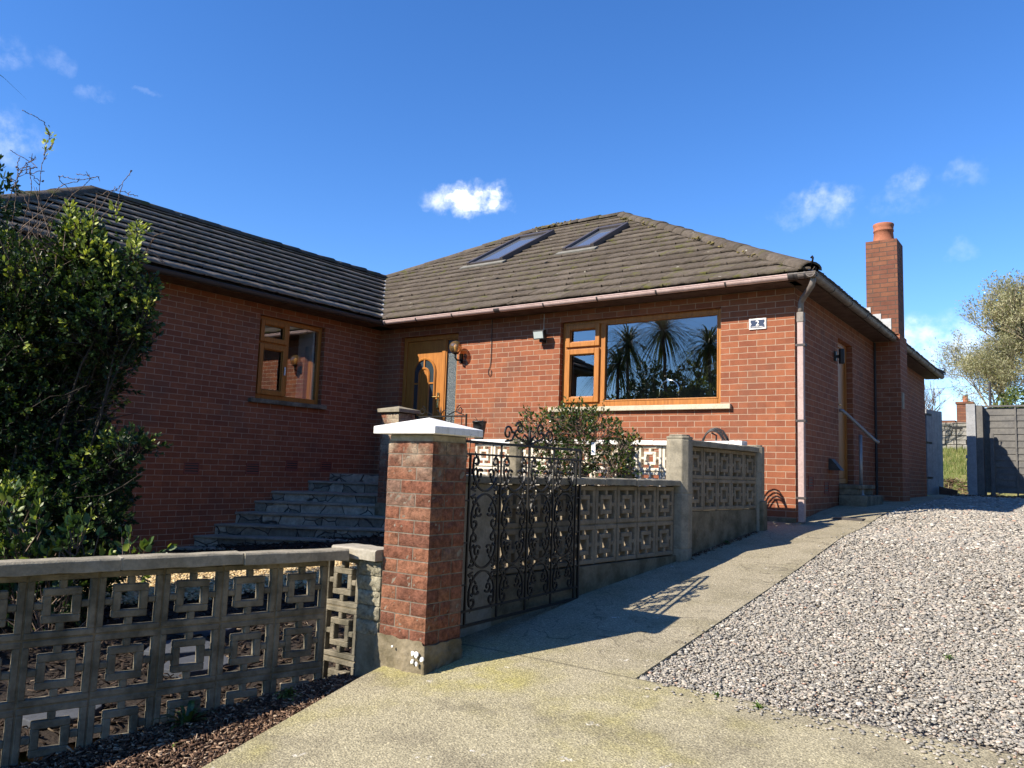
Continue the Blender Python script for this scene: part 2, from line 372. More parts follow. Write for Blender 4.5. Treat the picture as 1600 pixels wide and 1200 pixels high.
M['goldgravel'] = leaf_mat('golden_gravel', [(0,(.22,.14,.06)),(.5,(.46,.34,.17)),(1,(.62,.52,.34))], .85, 0, .25)
M['cobble'] = mat('tan_cobble', (.40,.26,.17), .7, noise=(9,.5,(.27,.17,.11)))

def drive_fn(T, bs, pos):
    big = T.noise(pos, .9, 5, .6); mid = T.noise(pos, 3.2, 5, .6); fine = T.noise(pos, 120, 4, .8); speck = T.noise(pos, 150, 2, .6)
    sp = T.new('ShaderNodeSeparateXYZ'); T.put(sp.inputs[0], pos)
    apron = T.smooth(sp.outputs[1], -4.9, -6.0)                      # the mossy front apron, a different pour
    base = T.mix(apron, (.315,.280,.200,1), (.345,.310,.205,1))
    col = T.mix(T.smooth(mid, .40, .70), base, (.245,.218,.148,1))
    moss = T.math('MULTIPLY', T.math('MULTIPLY', T.smooth(big, .46, .66), T.math('MULTIPLY_ADD', apron, .75, .12)), T.smooth(mid, .30, .6))
    col = T.mix(T.math('MULTIPLY', moss, .75), col, (.36,.325,.085,1))
    col = T.mix(.85, col, T.ramp(fine, [(.30,.35),(.5,.95),(.72,1.5)]), 'MULTIPLY')
    pits = T.new('ShaderNodeTexVoronoi'); T.put(pits.inputs['Vector'], pos); pits.inputs['Scale'].default_value = 95
    col = T.mix(.8, col, T.ramp(pits.outputs['Distance'], [(.05,.6),(.35,1.0),(.8,1.15)]), 'MULTIPLY')
    stain = T.smooth(T.noise(pos, 1.7, 6, .7), .56, .66)
    col = T.mix(T.math('MULTIPLY', stain, .45), col, (.13,.115,.08,1))
    edge_ = T.smooth(T.math('ABSOLUTE', T.math('ADD', sp.outputs[1], T.math('MULTIPLY_ADD', T.noise(pos, 3, 3, .6), .10, 2.35))), .012, .0)
    edge2 = T.smooth(T.math('ABSOLUTE', T.math('ADD', sp.outputs[1], T.math('MULTIPLY_ADD', T.noise(pos, 3, 3, .6), .05, 5.43))), .016, .003)
    edge3 = T.smooth(T.math('ABSOLUTE', T.math('SUBTRACT', T.noise(pos, .8, 4, .55), .5)), .0035, .0008)
    crack = T.math('MAXIMUM', T.math('MAXIMUM', edge_, edge2), T.math('MULTIPLY', edge3, T.math('GREATER_THAN', sp.outputs[1], -5.2)))
    col = T.mix(T.math('MULTIPLY', crack, .5), col, (.07,.06,.045,1))
    lich = T.math('MULTIPLY', T.smooth(T.noise(pos, 7.5, 3, .5), .685, .73), T.smooth(T.noise(pos, 60, 4, .7), .46, .58))
    col = T.mix(lich, col, (.52,.49,.42,1))
    T.put(bs.inputs['Base Color'], col)
    b = T.new('ShaderNodeBump'); b.inputs['Strength'].default_value = .8; b.inputs['Distance'].default_value = .005
    agg = T.new('ShaderNodeTexVoronoi'); T.put(agg.inputs['Vector'], pos); agg.inputs['Scale'].default_value = 130
    ag = T.new('ShaderNodeSeparateColor'); T.put(ag.inputs[0], agg.outputs['Color'])
    T.put(bs.inputs['Base Color'], T.mix(.62, col, T.ramp(ag.outputs[0], [(0,.52),(.55,.98),(.85,1.22),(1,1.6)]), 'MULTIPLY'))
    pit2 = T.smooth(T.noise(pos, 46, 3, .6), .33, .27)
    T.put(bs.inputs['Base Color'], T.mix(T.math('MULTIPLY', pit2, .6), T.mix(.62, col, T.ramp(ag.outputs[0], [(0,.52),(.55,.98),(.85,1.22),(1,1.6)]), 'MULTIPLY'), (.085,.075,.05,1)))
    T.put(b.inputs['Height'], T.math('ADD', T.math('ADD', fine, T.math('MULTIPLY', speck, .4)), T.math('MULTIPLY', pits.outputs['Distance'], .8))); T.l.new(b.outputs[0], bs.inputs['Normal'])
M['drive'] = mat('brushed_old_concrete', (.3,.27,.2), .95, fn=drive_fn, spec=.2)
M['gravelbed'] = mat('gravel_bed', (.32,.285,.235), .95, spec=.2, noise=(60,.5,(.19,.168,.135)), bump=(70,1.,.02))
M['soil'] = mat('garden_soil', (.034,.026,.020), .95, spec=.2, noise=(12,.6,(.045,.035,.027)), bump=(30,1.,.03))
def field_fn(T, bs, pos):
    n = T.noise(pos, .5, 5, .6); n2 = T.noise(pos, 14, 5, .7)
    col = T.mix(T.smooth(n, .4, .62), (.15,.175,.045,1), (.24,.215,.085,1))
    T.put(bs.inputs['Base Color'], T.mix(.7, col, T.ramp(n2, [(.3,.5),(.7,1.4)]), 'MULTIPLY'))
M['field'] = mat('rough_grass', (.1,.15,.04), .95, fn=field_fn, spec=.2)

# ------------------------------------------------------------------ ground heights
GY = [-60,-20,-9.3,-5.85,-2.55,-.93,0,1,2,4,9.4,12,300]; GZ = [-4.5,-2.1,-1.05,-.67,-.31,-.11,-.06,.05,.115,.14,.175,.22,.22]
def g(y): return float(np.interp(y, GY, GZ))
def garden(x, y): return float(np.interp(y, [-12,-5,-3.2,-1,0], [-1.05,-.88,-.72,-.45,-.4]))
def drive_left(y): return float(np.interp(y, [-16,-8.2,-7.29,-6.21,-5.95,-5.9,-5.4], [.9,-.12,-.33,-.55,-.60,-.60,-.60]))
def wallx(y): return -.13 + (y+.93)*.0934          # line of the path-side screen wall
def lwx(y): return -.887 + (y+6.18)*.275           # front face of the front garden screen wall
# base terrain: one sheet to the horizon
xs = np.unique(np.concatenate([np.linspace(-600,-16,14), np.linspace(-16,16,65), np.linspace(16,600,14)]))
ys = np.unique(np.concatenate([np.linspace(-400,-20,10), np.linspace(-20,14,69), np.linspace(14,40,27), np.linspace(40,900,14)]))
def terrain(x, y):
    z = g(y) - (.35 if (y < 11 and -13 < x < 9.5) else .10)
    if y > 12.3: z = float(np.interp(y, [12.3,14,18,24,40,900], [.12,.32,.95,1.75,2.1,2.1]))
    if -13 < x < -.9 and -12 < y < 0.1 and x < lwx(min(y,-6.))-.02: z = garden(x, y)
    if x < -13: z = min(z, -.2) if y < 9 else z
    return z
V = [(x, y, terrain(x, y)) for y in ys for x in xs]; nx = len(xs)
F = [(j*nx+i, j*nx+i+1, (j+1)*nx+i+1, (j+1)*nx+i) for j in range(len(ys)-1) for i in range(nx-1)]
tag(fast('ground', V, F, M['field'], smooth=True), kind='structure')
def strip(name, left, right, ylist, zf, mt, n=4, thick=None):
    mb = MB(); rows = []
    for y in ylist:
        a, b = left(y), right(y); rows.append([(a+(b-a)*i/n, y, zf(a+(b-a)*i/n, y)) for i in range(n+1)])
    vs = [p for r in rows for p in r]; k = n+1
    fs = [(j*k+i, j*k+i+1, (j+1)*k+i+1, (j+1)*k+i) for j in range(len(rows)-1) for i in range(n)]
    mb.add(vs, fs)
    if thick:
        for side in (0, n):
            for j in range(len(rows)-1):
                p, q = rows[j][side], rows[j+1][side]
                w4 = [p, q, (q[0],q[1],q[2]-thick), (p[0],p[1],p[2]-thick)]
                mb.add(w4, [(0,1,2,3) if side else (3,2,1,0)])
    return tag(mb.build(name, mt), kind='structure')
yl = lambda a, b, n: list(np.linspace(a, b, n))
def path_right(y): return float(np.interp(y, [-5.45,2.9,8.4,11.9], [.73,.71,.45,.3]))
strip('concrete_path', lambda y: (wallx(y)-.02 if y > -5.25 else -.6) if y < -.9 else (-.6 if y < 0 else 0.002), path_right, yl(-5.45, 11.9, 60), lambda x, y: g(y), M['drive'], thick=.12)
strip('concrete_apron', drive_left, lambda y: 9., yl(-16, -5.454, 30), lambda x, y: g(y)+.001, M['drive'], n=8, thick=.12)
strip('gravel_bed', lambda y: path_right(y)-.01, lambda y: 9., yl(-5.40, 11.9, 50), lambda x, y: g(y)-.035, M['gravelbed'], n=8)
strip('garden_soil', lambda y: -7.0, lambda y: (lwx(y)-.09 if y < -6 else -.62), yl(-11.5, -.9, 30), lambda x, y: garden(x, y)+.012, M['soil'], n=10)
strip('mulch_bed', lambda y: lwx(y)-.02, lambda y: drive_left(y)+.05, yl(-9.5, -6.02, 14), lambda x, y: float(np.interp(y, [-9.5,-7.6,-6.1], [-1.18,-.98,-.80])), M['soil'], n=4)

# ------------------------------------------------------------------ scatter helpers
ICO_V = np.array([(-.5257,0,.8507),(.5257,0,.8507),(-.5257,0,-.8507),(.5257,0,-.8507),(0,.8507,.5257),(0,.8507,-.5257),(0,-.8507,.5257),(0,-.8507,-.5257),(.8507,.5257,0),(-.8507,.5257,0),(.8507,-.5257,0),(-.8507,-.5257,0)])
ICO_F = np.array([(0,1,4),(0,4,9),(9,4,5),(4,8,5),(4,1,8),(8,1,10),(8,10,3),(5,8,3),(5,3,2),(2,3,7),(7,3,10),(7,10,6),(7,6,11),(11,6,0),(0,6,1),(6,10,1),(9,11,0),(9,2,11),(9,5,2),(7,11,2)])
def rotmats(n, tilt=1.0):
    q = RNG.normal(size=(n,4)); q /= np.linalg.norm(q, axis=1)[:,None]
    a,b,c,d = q.T
    return np.stack([1-2*(c*c+d*d),2*(b*c-a*d),2*(b*d+a*c),2*(b*c+a*d),1-2*(b*b+d*d),2*(c*d-a*b),2*(b*d-a*c),2*(c*d+a*b),1-2*(b*b+c*c)],1).reshape(n,3,3)
def stones(name, P, size, mt, flat=.65, tint=None, parent=None):
    n = len(P); Rm = rotmats(n)
    v = ICO_V[None]*(1+RNG.uniform(-.42,.38,(n,12,1))); v = v*RNG.uniform(.6,1.25,(n,1,3))
    v = np.einsum('nij,nkj->nki', Rm, v); v[:,:,2] *= flat
    v = v*size[:,None,None] + P[:,None,:]
    f = (ICO_F[None]+12*np.arange(n)[:,None,None]).reshape(-1,3)
    t = np.repeat(tint if tint is not None else RNG.random(n), 20)
    return fast(name, v.reshape(-1,3), f, mt, parent, tint=t)
def gv(y): return np.interp(y, GY, GZ)
# gravel of the parking area: near stones dense and small, far ones sparser
PP = []; SS = []
for (ya, yb, xa, xb, dens, sz) in ((-5.6,-3.6,.55,3.3,9500,.0078),(-3.6,-1,.55,3.3,5200,.0100),(-1,3,.4,3.4,2600,.0138),(3,8,.3,3.6,1300,.019),(8,11.9,.2,4.,700,.026),(-5.6,-1,3.3,6.,1500,.016),(-1,8,3.4,6.,700,.024)):
    n = int((yb-ya)*(xb-xa)*dens)
    y = RNG.uniform(ya, yb, n); x = RNG.uniform(xa, xb, n)
    edge = np.interp(y, [-5.45,2.9,8.4,11.9], [.73,.71,.45,.3]); keep = x > edge - .012*RNG.random(n)
    yfront = -5.45 - .05*np.sin(x*2.1) - .03*np.sin(x*7.3) + RNG.normal(0,.035,n); keep &= y > yfront
    # thin worn patches where the bed shows through
    thin = np.sin(x*1.7+y*.9)*np.sin(y*1.3-x*.6) ; keep &= RNG.random(n) > np.clip(thin-.55,0,1)*.9
    x, y = x[keep], y[keep]; z = gv(y) - .022 + RNG.uniform(0,.014,len(x)) + .008*np.sin(x*3.1+1)*np.sin(y*2.3)
    PP.append(np.stack([x,y,z],1)); SS.append(sz*np.exp(RNG.normal(0,.33,len(x))))
n = 900; x = .8+3.2*RNG.random(n)**.6; y = -5.46-np.abs(RNG.normal(0,.05+.05*(x-.8),n)); PP.append(np.stack([x,y,gv(y)+.006],1)); SS.append(.009*RNG.uniform(.5,1.4,n))
n = 36; y = RNG.uniform(-5.4,3,n); x = .72-np.abs(RNG.normal(0,.05,n)); PP.append(np.stack([x,y,gv(y)+.006],1)); SS.append(.010*RNG.uniform(.5,1.4,n))
PP = np.concatenate(PP); SS = np.concatenate(SS)
tag(stones('gravel', PP, SS, M['gravel'], .5), 'loose grey and pinkish gravel covering the parking area', 'gravel', kind='stuff')
def chips(name, P, mt, lmin, lmax):
    n = len(P); L = RNG.uniform(lmin,lmax,n)**1.0; Wd = L*RNG.uniform(.08,.3,n); a = RNG.uniform(0,6.28,n); t = RNG.normal(0,.28,n)
    d = np.stack([np.cos(a)*np.cos(t), np.sin(a)*np.cos(t), np.sin(t)],1); s = np.stack([-np.sin(a),np.cos(a),RNG.normal(0,.35,n)],1)
    s /= np.linalg.norm(s,axis=1)[:,None]; up = np.cross(d,s); th = .004+.004*RNG.random(n)
    v = []
    for sx,sy,sz in ((-1,-1,0),(1,-.6,0),(1,.8,0),(-1,1,0),(-1,-1,1),(1,-.6,1),(1,.8,1),(-1,1,1)):
        v.append(P + d*(sx*L/2)[:,None] + s*(sy*Wd/2)[:,None] + up*(sz*th)[:,None])
    v = np.stack(v,1); f0 = np.array([(0,3,2,1),(4,5,6,7),(0,1,5,4),(1,2,6,5),(2,3,7,6),(3,0,4,7)])
    f = (f0[None]+8*np.arange(n)[:,None,None]).reshape(-1,4)
    return fast(name, v.reshape(-1,3), f, mt, tint=np.repeat(RNG.random(n)**1.3, 6))
n = 30000; y = RNG.uniform(-9.4,-6.03,n); a = lwx(y)+.0; b = np.array([drive_left(q) for q in y])+.035
x = a+(b-a)*RNG.random(n); z = np.interp(y, [-9.5,-7.6,-6.1], [-1.18,-.98,-.80])+RNG.uniform(0,.03,n)
tag(chips('bark_mulch', np.stack([x,y,z],1), M['chip'], .006, .042), 'bark chip mulch strip between the front screen wall and the concrete', 'bark mulch', kind='stuff')
n = 14000; y = RNG.uniform(-9.5,-1.6,n); x = RNG.uniform(-6.8,-1.1,n); k = x < np.array([lwx(min(q,-6.))-.12 for q in y]); x, y = x[k], y[k]
z = np.interp(y, [-12,-5,-3.2,-1,0], [-1.05,-.88,-.72,-.45,-.4])+.015+RNG.uniform(0,.02,len(x))
M['darkchip'] = leaf_mat('dark_bark_chip', [(0,(.016,.012,.010)),(.6,(.045,.031,.023)),(.9,(.09,.064,.046)),(1,(.20,.155,.11))], .95, 0, .15)
tag(chips('garden_mulch', np.stack([x,y,z],1), M['darkchip'], .03, .09), 'dark bark mulch over the lower front garden behind the screen walls', 'bark mulch', kind='stuff')
n = 16000; t = RNG.uniform(-.35,1.25,n); w_ = RNG.uniform(-.75,.75,n)+RNG.normal(0,.06,n); x = -5.05+.9*t+w_*.88; y = -5.2+1.7*t-w_*.47
z = np.interp(y, [-12,-5,-3.2,-1,0], [-1.05,-.88,-.72,-.45,-.4])+.03+RNG.uniform(0,.012,n)
tag(stones('garden_gravel', np.stack([x,y,z],1), .017*RNG.uniform(.6,1.4,n), M['goldgravel']), 'sunlit golden gravel path across the lower front garden', 'gravel', kind='stuff')
#PART2
# ================================================================== THE BUNGALOW
WX = -6.842; D = 9.54; ZS = 2.70; ZE = 2.785; OV = .38; OX = .30; TP = .575
house = thing('brick_bungalow', 'red brick L-shaped bungalow with brown concrete tiled hipped roof and golden oak windows', 'house', (-6, 2, 0))
def wall(kind, plane, a0, a1, z0, z1, holes, thick=.24, parent=house):
    """kind 'y': plane y=plane facing -Y ; 'x': plane x=plane facing +X"""
    mb = MB()
    P = (lambda s, d, z: (s, plane-d, z)) if kind == 'y' else (lambda s, d, z: (plane+d, s, z))
    sx = sorted({a0, a1, *[h[0] for h in holes], *[h[1] for h in holes]}); zx = sorted({z0, z1, *[h[2] for h in holes], *[h[3] for h in holes]})
    def inside(s, z): return any(h[0] < s < h[1] and h[2] < z < h[3] for h in holes)
    for i in range(len(sx)-1):
        for j in range(len(zx)-1):
            if inside((sx[i]+sx[i+1])/2, (zx[j]+zx[j+1])/2): continue
            for d, rev in ((0, False), (-thick, True)):
                q = [P(sx[i],d,zx[j]), P(sx[i+1],d,zx[j]), P(sx[i+1],d,zx[j+1]), P(sx[i],d,zx[j+1])]
                mb.add(q, [(3,2,1,0) if rev else (0,1,2,3)])
    for a, b, c, d in holes:
        mb.add([P(a,0,c),P(a,0,d),P(a,-thick,d),P(a,-thick,c)], [(0,1,2,3)]); mb.add([P(b,0,c),P(b,0,d),P(b,-thick,d),P(b,-thick,c)], [(3,2,1,0)])
        mb.add([P(a,0,d),P(b,0,d),P(b,-thick,d),P(a,-thick,d)], [(0,1,2,3)]); mb.add([P(a,0,c),P(b,0,c),P(b,-thick,c),P(a,-thick,c)], [(3,2,1,0)])
    return mb.build('wall', M['brick'], parent)
DOOR = (-6.36, -5.136, .44, 2.55); WIN = (-3.26, -.90, 1.335, 2.55); WWIN = (-2.41, -1.20, 1.335, 2.55); SDOOR = (2.03, 2.90, .40, 2.42)
wall('y', 0, WX, 0, -.8, ZS, [DOOR, WIN])
wall('x', WX, -6.22, 0, -1.3, ZS, [WWIN])
wall('x', 0, .001, D, -.4, ZS, [SDOOR])
mb = MB(); mb.box(-11.66, D-.24, -.4, -.24, D, ZS); mb.build('wall', M['brick'], house)
mb = MB(); mb.box(-11.66, -6.22, -1.3, -11.42, D-.24, ZS); mb.build('wall', M['brick'], house)
mb = MB(); mb.box(-11.42, -6.22, -1.3, WX-.24, -5.98, ZS); mb.build('wall', M['brick'], house)
mb = MB(); mb.box(0.003, -.012, -.10, -.40, -.0, -.004); mb.build('plinth', M['render'], house)
# inside, seen dimly through the panes
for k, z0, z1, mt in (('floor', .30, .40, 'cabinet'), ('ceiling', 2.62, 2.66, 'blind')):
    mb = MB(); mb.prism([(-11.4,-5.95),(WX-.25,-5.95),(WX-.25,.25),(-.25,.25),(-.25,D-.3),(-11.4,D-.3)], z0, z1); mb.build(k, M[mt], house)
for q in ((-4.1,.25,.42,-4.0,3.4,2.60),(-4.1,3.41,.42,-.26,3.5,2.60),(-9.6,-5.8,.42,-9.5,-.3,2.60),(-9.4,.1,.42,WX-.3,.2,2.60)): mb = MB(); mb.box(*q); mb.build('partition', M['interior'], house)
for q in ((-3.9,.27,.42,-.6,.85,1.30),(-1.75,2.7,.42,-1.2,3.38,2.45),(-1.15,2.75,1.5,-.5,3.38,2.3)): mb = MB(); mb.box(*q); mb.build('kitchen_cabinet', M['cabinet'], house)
mb = MB(); mb.tube([(-1.95,.5,1.30),(-1.95,.5,1.58)]+[(-1.95+.14-.14*math.cos(t), .5, 1.58+.14*math.sin(t)) for t in np.linspace(.15,3.14,12)]+[(-1.67,.5,1.50)], .012, 8); mb.build('tap', M['chrome'], house, True)

def frame_bars(mb, P, s0, s1, z0, z1, wd, d0, d1, bottom=None):
    """rectangular frame ring: four mitred-looking bars"""
    b = bottom or wd
    def bx(a, c, e, g_):
        q = [P(a,d0,e),P(c,d0,e),P(c,d1,e),P(a,d1,e),P(a,d0,g_),P(c,d0,g_),P(c,d1,g_),P(a,d1,g_)]
        mb.add(q, [(0,3,2,1),(4,5,6,7),(0,1,5,4),(1,2,6,5),(2,3,7,6),(3,0,4,7)])
    bx(s0, s0+wd, z0, z1); bx(s1-wd, s1, z0, z1); bx(s0+wd, s1-wd, z1-wd, z1); bx(s0+wd, s1-wd, z0, z0+b)
def sash(P, s0, s1, z0, z1, parent, d0, wd=.075):
    mb = MB(); frame_bars(mb, P, s0, s1, z0, z1, wd, d0, d0+.055)
    # bevelled glazing bead
    frame_bars(mb, P, s0+wd-.001, s1-wd+.001, z0+wd-.001, z1-wd+.001, .014, d0+.012, d0+.03)
    return mb.build('casement', M['oak'], parent, bevel=.007)
def pane(P, s0, s1, z0, z1, d, parent, mt='glass'):
    mb = MB(); q = [P(s0,d,z0),P(s1,d,z0),P(s1,d,z1),P(s0,d,z1)]; mb.add(q, [(0,1,2,3)])
    return mb.build('pane', M[mt], parent)
PY = lambda s, d, z: (s, -d, z)
PXW = lambda s, d, z: (WX+d, s, z)
PXR = lambda s, d, z: (d, s, z)
# --- kitchen window
mb = MB(); frame_bars(mb, PY, WIN[0]+.003, WIN[1]-.003, 1.338, 2.547, .062, -.135, -.075, .075)
mb.box(-2.655, .077, 1.414, -2.585, .133, 2.484); mb.box(-3.194, .078, 2.142, -2.656, .132, 2.198)
win = mb.build('window', M['oak'], house, bevel=.006)
sash(PY, -3.196, -2.652, 2.186, 2.50, win, -.098, .068); sash(PY, -3.196, -2.652, 1.402, 2.155, win, -.098, .075)
pane(PY, -3.13, -2.72, 2.25, 2.44, -.10, win); pane(PY, -3.13, -2.72, 1.47, 2.09, -.10, win); pane(PY, -2.59, -.955, 1.40, 2.49, -.105, win)
mb = MB(); frame_bars(mb, PY, -2.587, -.958, 1.41, 2.488, .018, -.11, -.068); mb.build('glazing_bead', M['oak'], win, bevel=.004)
mb = MB(); mb.box(-3.40, -.055, 1.268, -.76, .08, 1.332); mb.build('window_sill', M['sill'], house, bevel=.006)
# --- wing window
mb = MB(); frame_bars(mb, PXW, WWIN[0]+.003, WWIN[1]-.003, 1.338, 2.547, .062, -.135, -.075, .075)
mb.box(WX-.132, -1.888, 1.414, WX-.078, -1.818, 2.484); mb.box(WX-.131, -2.344, 2.13, WX-.079, -1.889, 2.185)
ww = mb.build('window', M['oak'], house, bevel=.006)
sash(PXW, -2.352, -1.865, 2.176, 2.498, ww, -.098, .066); sash(PXW, -2.352, -1.865, 1.405, 2.145, ww, -.098, .072)
pane(PXW, -2.29, -1.92, 2.23, 2.44, -.10, ww); pane(PXW, -2.29, -1.92, 1.46, 2.08, -.10, ww); pane(PXW, -1.82, -1.26, 1.41, 2.49, -.105, ww)
mb = MB(); mb.box(WX-.01, -1.915, 1.72, WX-.03, -1.90, 1.84); mb.build('handle', M['white'], ww)
mb = MB(); mb.box(WX-.5, -1.30, 1.42, WX-.16, -1.265, 2.5); mb.build('reveal', M['blind'], ww)
mb = MB(); mb.box(WX-.08, -2.52, 1.27, WX+.06, -1.13, 1.332); mb.build('window_sill', M['conc'], house, bevel=.006)
# --- front door and sidelight
mb = MB(); frame_bars(mb, PY, DOOR[0]+.003, DOOR[1]-.003, .443, 2.547, .07, -.155, -.075)
mb.box(-5.53, .078, .513, -5.455, .152, 2.477)
dr = mb.build('front_door', M['oak'], house, bevel=.006)
mb = MB(); mb.box(-6.285, .097, .52, -5.535, .15, 2.472)
cx, zt, rad = -5.90, 1.95, .232                     # arch of the glazed part
mb.build('leaf', M['oak'], dr, bevel=.004)
def arc(cx_, cz, r, a0, a1, n=16): return [(cx_+r*math.cos(t), cz+r*math.sin(t)) for t in np.linspace(a0, a1, n)]
mb = MB()
outer = [(cx-rad,1.02)] + [(p[0],p[1]) for p in arc(cx, zt, rad, math.pi, 0)] + [(cx+rad,1.02)]
mb.extr([(p[0], p[1]) for p in outer], (0,.094,0), (1,0,0), (0,0,1), (0,.004,0)); mb.build('door_glass', M['leadglass'], dr)
mb = MB()
mb.tube([(p[0], .09, p[1]) for p in outer+[(outer[0][0], outer[0][1])]], .021, 6)
inn = [(cx-.105,1.25)] + arc(cx, zt-.03, .105, math.pi, 0, 12) + [(cx+.105,1.25)]
mb.tube([(p[0], .09, p[1]) for p in inn], .02, 6)
mb.tube([(cx,.09,zt+.075),(cx,.09,zt+rad)], .017, 4); mb.tube([(cx+.105,.09,1.78),(cx+rad,.09,1.78)], .017, 4); mb.tube([(cx-.105,.09,1.78),(cx-rad,.09,1.78)], .017, 4)
mb.build('arched_moulding', M['oak'], dr)
mb = MB(); mb.extr([(p[0],p[1]) for p in [(cx-.098,1.25)]+arc(cx, zt-.03, .098, math.pi, 0, 12)+[(cx+.098,1.25)]], (0,.0905,0), (1,0,0), (0,0,1), (0,.003,0)); mb.build('centre_panel', M['oak'], dr)
mb = MB(); mb.box(-5.60, .082, 1.38, -5.56, .097, 1.62); mb.tube([(-5.58,.08,1.55),(-5.58,.045,1.55),(-5.70,.045,1.55)], .011, 8); mb.build('handle', M['brass'], dr)
mb = MB(); frame_bars(mb, PY, -5.455, -5.207, .515, 2.476, .02, -.12, -.09); mb.build('sidelight_bead', M['oak'], dr, bevel=.004)
mb = MB(); mb.box(-5.452, .118, .53, -5.21, .124, 2.46); mb.build('sidelight', M['frost'], dr)
mb = MB(); mb.box(DOOR[0]-.02, -.03, .385, DOOR[1]+.02, .07, .44); mb.build('door_step', M['conc'], house, bevel=.006)
# --- side door
mb = MB(); frame_bars(mb, PXR, SDOOR[0]+.003, SDOOR[1]-.003, .403, 2.417, .07, -.16, -.085); mb.box(-.15, 2.10, .475, -.10, 2.83, 2.345)
sd = mb.build('side_door', M['oak'], house, bevel=.006)
mb = MB(); mb.box(-.1, 2.2, 1.42, -.085, 2.23, 1.62); mb.tube([(-.09,2.215,1.5),(-.04,2.215,1.5),(-.04,2.33,1.5)], .01, 8); mb.build('handle', M['brass'], sd)
# --- air bricks (terracotta louvred vents)
def vent(kind, s, z):
    mb = MB()
    for k in range(4):
        zz = z - .052 + k*.034
        if kind == 'w': mb.extr([(0,0),(.012,0),(.003,.022),(0,.022)], (WX-.004, s-.095, zz), (1,0,0), (0,0,1), (0,.19,0))
        else: mb.extr([(0,0),(.012,0),(.003,.022),(0,.022)], (-.004, s-.095, zz), (1,0,0), (0,0,1), (0,.19,0))
    if kind == 'w': frame_bars(mb, PXW, s-.11, s+.11, z-.07, z+.09, .014, -.01, .008)
    else: frame_bars(mb, PXR, s-.11, s+.11, z-.07, z+.09, .014, -.01, .008)
    o = mb.build('air_vent', M['ventred'], house)
    mb = MB(); q = [((PXW if kind == 'w' else PXR)(a, .0015, b)) for a, b in ((s-.1,z-.06),(s+.1,z-.06),(s+.1,z+.08),(s-.1,z+.08))]
    mb.add(q, [(0,1,2,3)]); mb.build('opening', M['black'], o)
M['ventred'] = mat('red_clay_vent', (.22,.07,.05), .9, spec=.2)
for s, z in ((-3.32,.312),(-2.37,.325),(-1.69,.387),(-1.03,.385)): vent('w', s, z)
vent('r', .62, .40); vent('r', 1.35, .335)

# --- eaves: fascia, soffit, gutters
mb = MB()
mb.box(WX+.30, -.30, ZS, .22, -.322, 2.775); mb.build('fascia', M['brownwood'], house)
mb = MB(); mb.box(.22, -.322, ZS, .242, D+.32, 2.775); mb.build('fascia', M['brownwood'], house)
mb = MB(); mb.box(WX+.30, -.322, ZS, WX+.322, -6.54, 2.775); mb.build('fascia', M['brownwood'], house)
mb = MB(); mb.box(-11.98, -6.52, ZS, WX+.30, -6.542, 2.775); mb.build('fascia', M['brownwood'], house)
mb = MB(); mb.box(WX+.298, -.298, ZS+.004, -.0, .1, ZS+.02); mb.box(.1, -.298, ZS+.004, .218, D+.3, ZS+.02); mb.box(-.02, .0, ZS+.005, .1, D+.3, ZS+.019); mb.box(WX-.2, -6.518, ZS+.004, WX+.298, -.298, ZS+.02); mb.box(-11.9, -6.518, ZS+.004, WX-.2, -6.1, ZS+.02); mb.build('soffit', M['brownwood'], house)
def gutter(p0, p1, outv, mt, clips, union=(), r=.052):
    p0, p1, ov = Vector(p0), Vector(p1), Vector(outv); al = p1-p0; L = al.length; al.normalize()
    prof = [(r*math.cos(t), r*math.sin(t)) for t in np.linspace(math.pi, 2*math.pi, 13)] + [((r-.006)*math.cos(t), (r-.006)*math.sin(t)) for t in np.linspace(2*math.pi, math.pi, 13)]
    prof = [(r+.004,.004),(r+.004,.010)] [0:0] + prof
    mb = MB(); mb.extr(prof, p0, ov, (0,0,1), al*L)
    mb.tube([p0+ov*r+Vector((0,0,.002)), p1+ov*r+Vector((0,0,.002))], .007, 6)
    o = mb.build('gutter', M[mt], house)
    for t in clips:
        mb = MB(); q = p0+al*(t-.018)
        big = [((r+.005)*math.cos(a), (r+.005)*math.sin(a)) for a in np.linspace(math.pi, 2*math.pi+.25, 13)]
        sm = [((r-.001)*math.cos(a), (r-.001)*math.sin(a)) for a in np.linspace(2*math.pi+.25, math.pi, 13)]
        mb.extr(big+sm, q, ov, (0,0,1), al*(.10 if t in union else .02)); mb.build('gutter_bracket', M['gutterbrk'], o)
    return o
gutter((WX+.46,-.377,2.752), (.04,-.377,2.752), (0,-1,0), 'gutter', (.05,.72,1.45,2.25,3.1,3.95,4.8,5.7,6.45), (2.25,6.45))
gutter((.04,-.377,2.752), (.35,-.377,2.752), (0,-1,0), 'guttergrey', (.08,.2))
gutter((.297,-.43,2.752), (.297,D+.30,2.752), (1,0,0), 'guttergrey', (.1,.9,1.8,2.7,3.6,4.5,5.4,6.3,7.2,8.1,9.0))
gutter((WX+.377,-6.6,2.752), (WX+.377,-.40,2.752), (1,0,0), 'gutterbrk', (2.0,3.4,4.3,5.3,5.9))
M['pipe'] = mat('faded_brown_downpipe', (.40,.30,.275), .6, spec=.4, noise=(6, .5, (.30,.215,.19)))
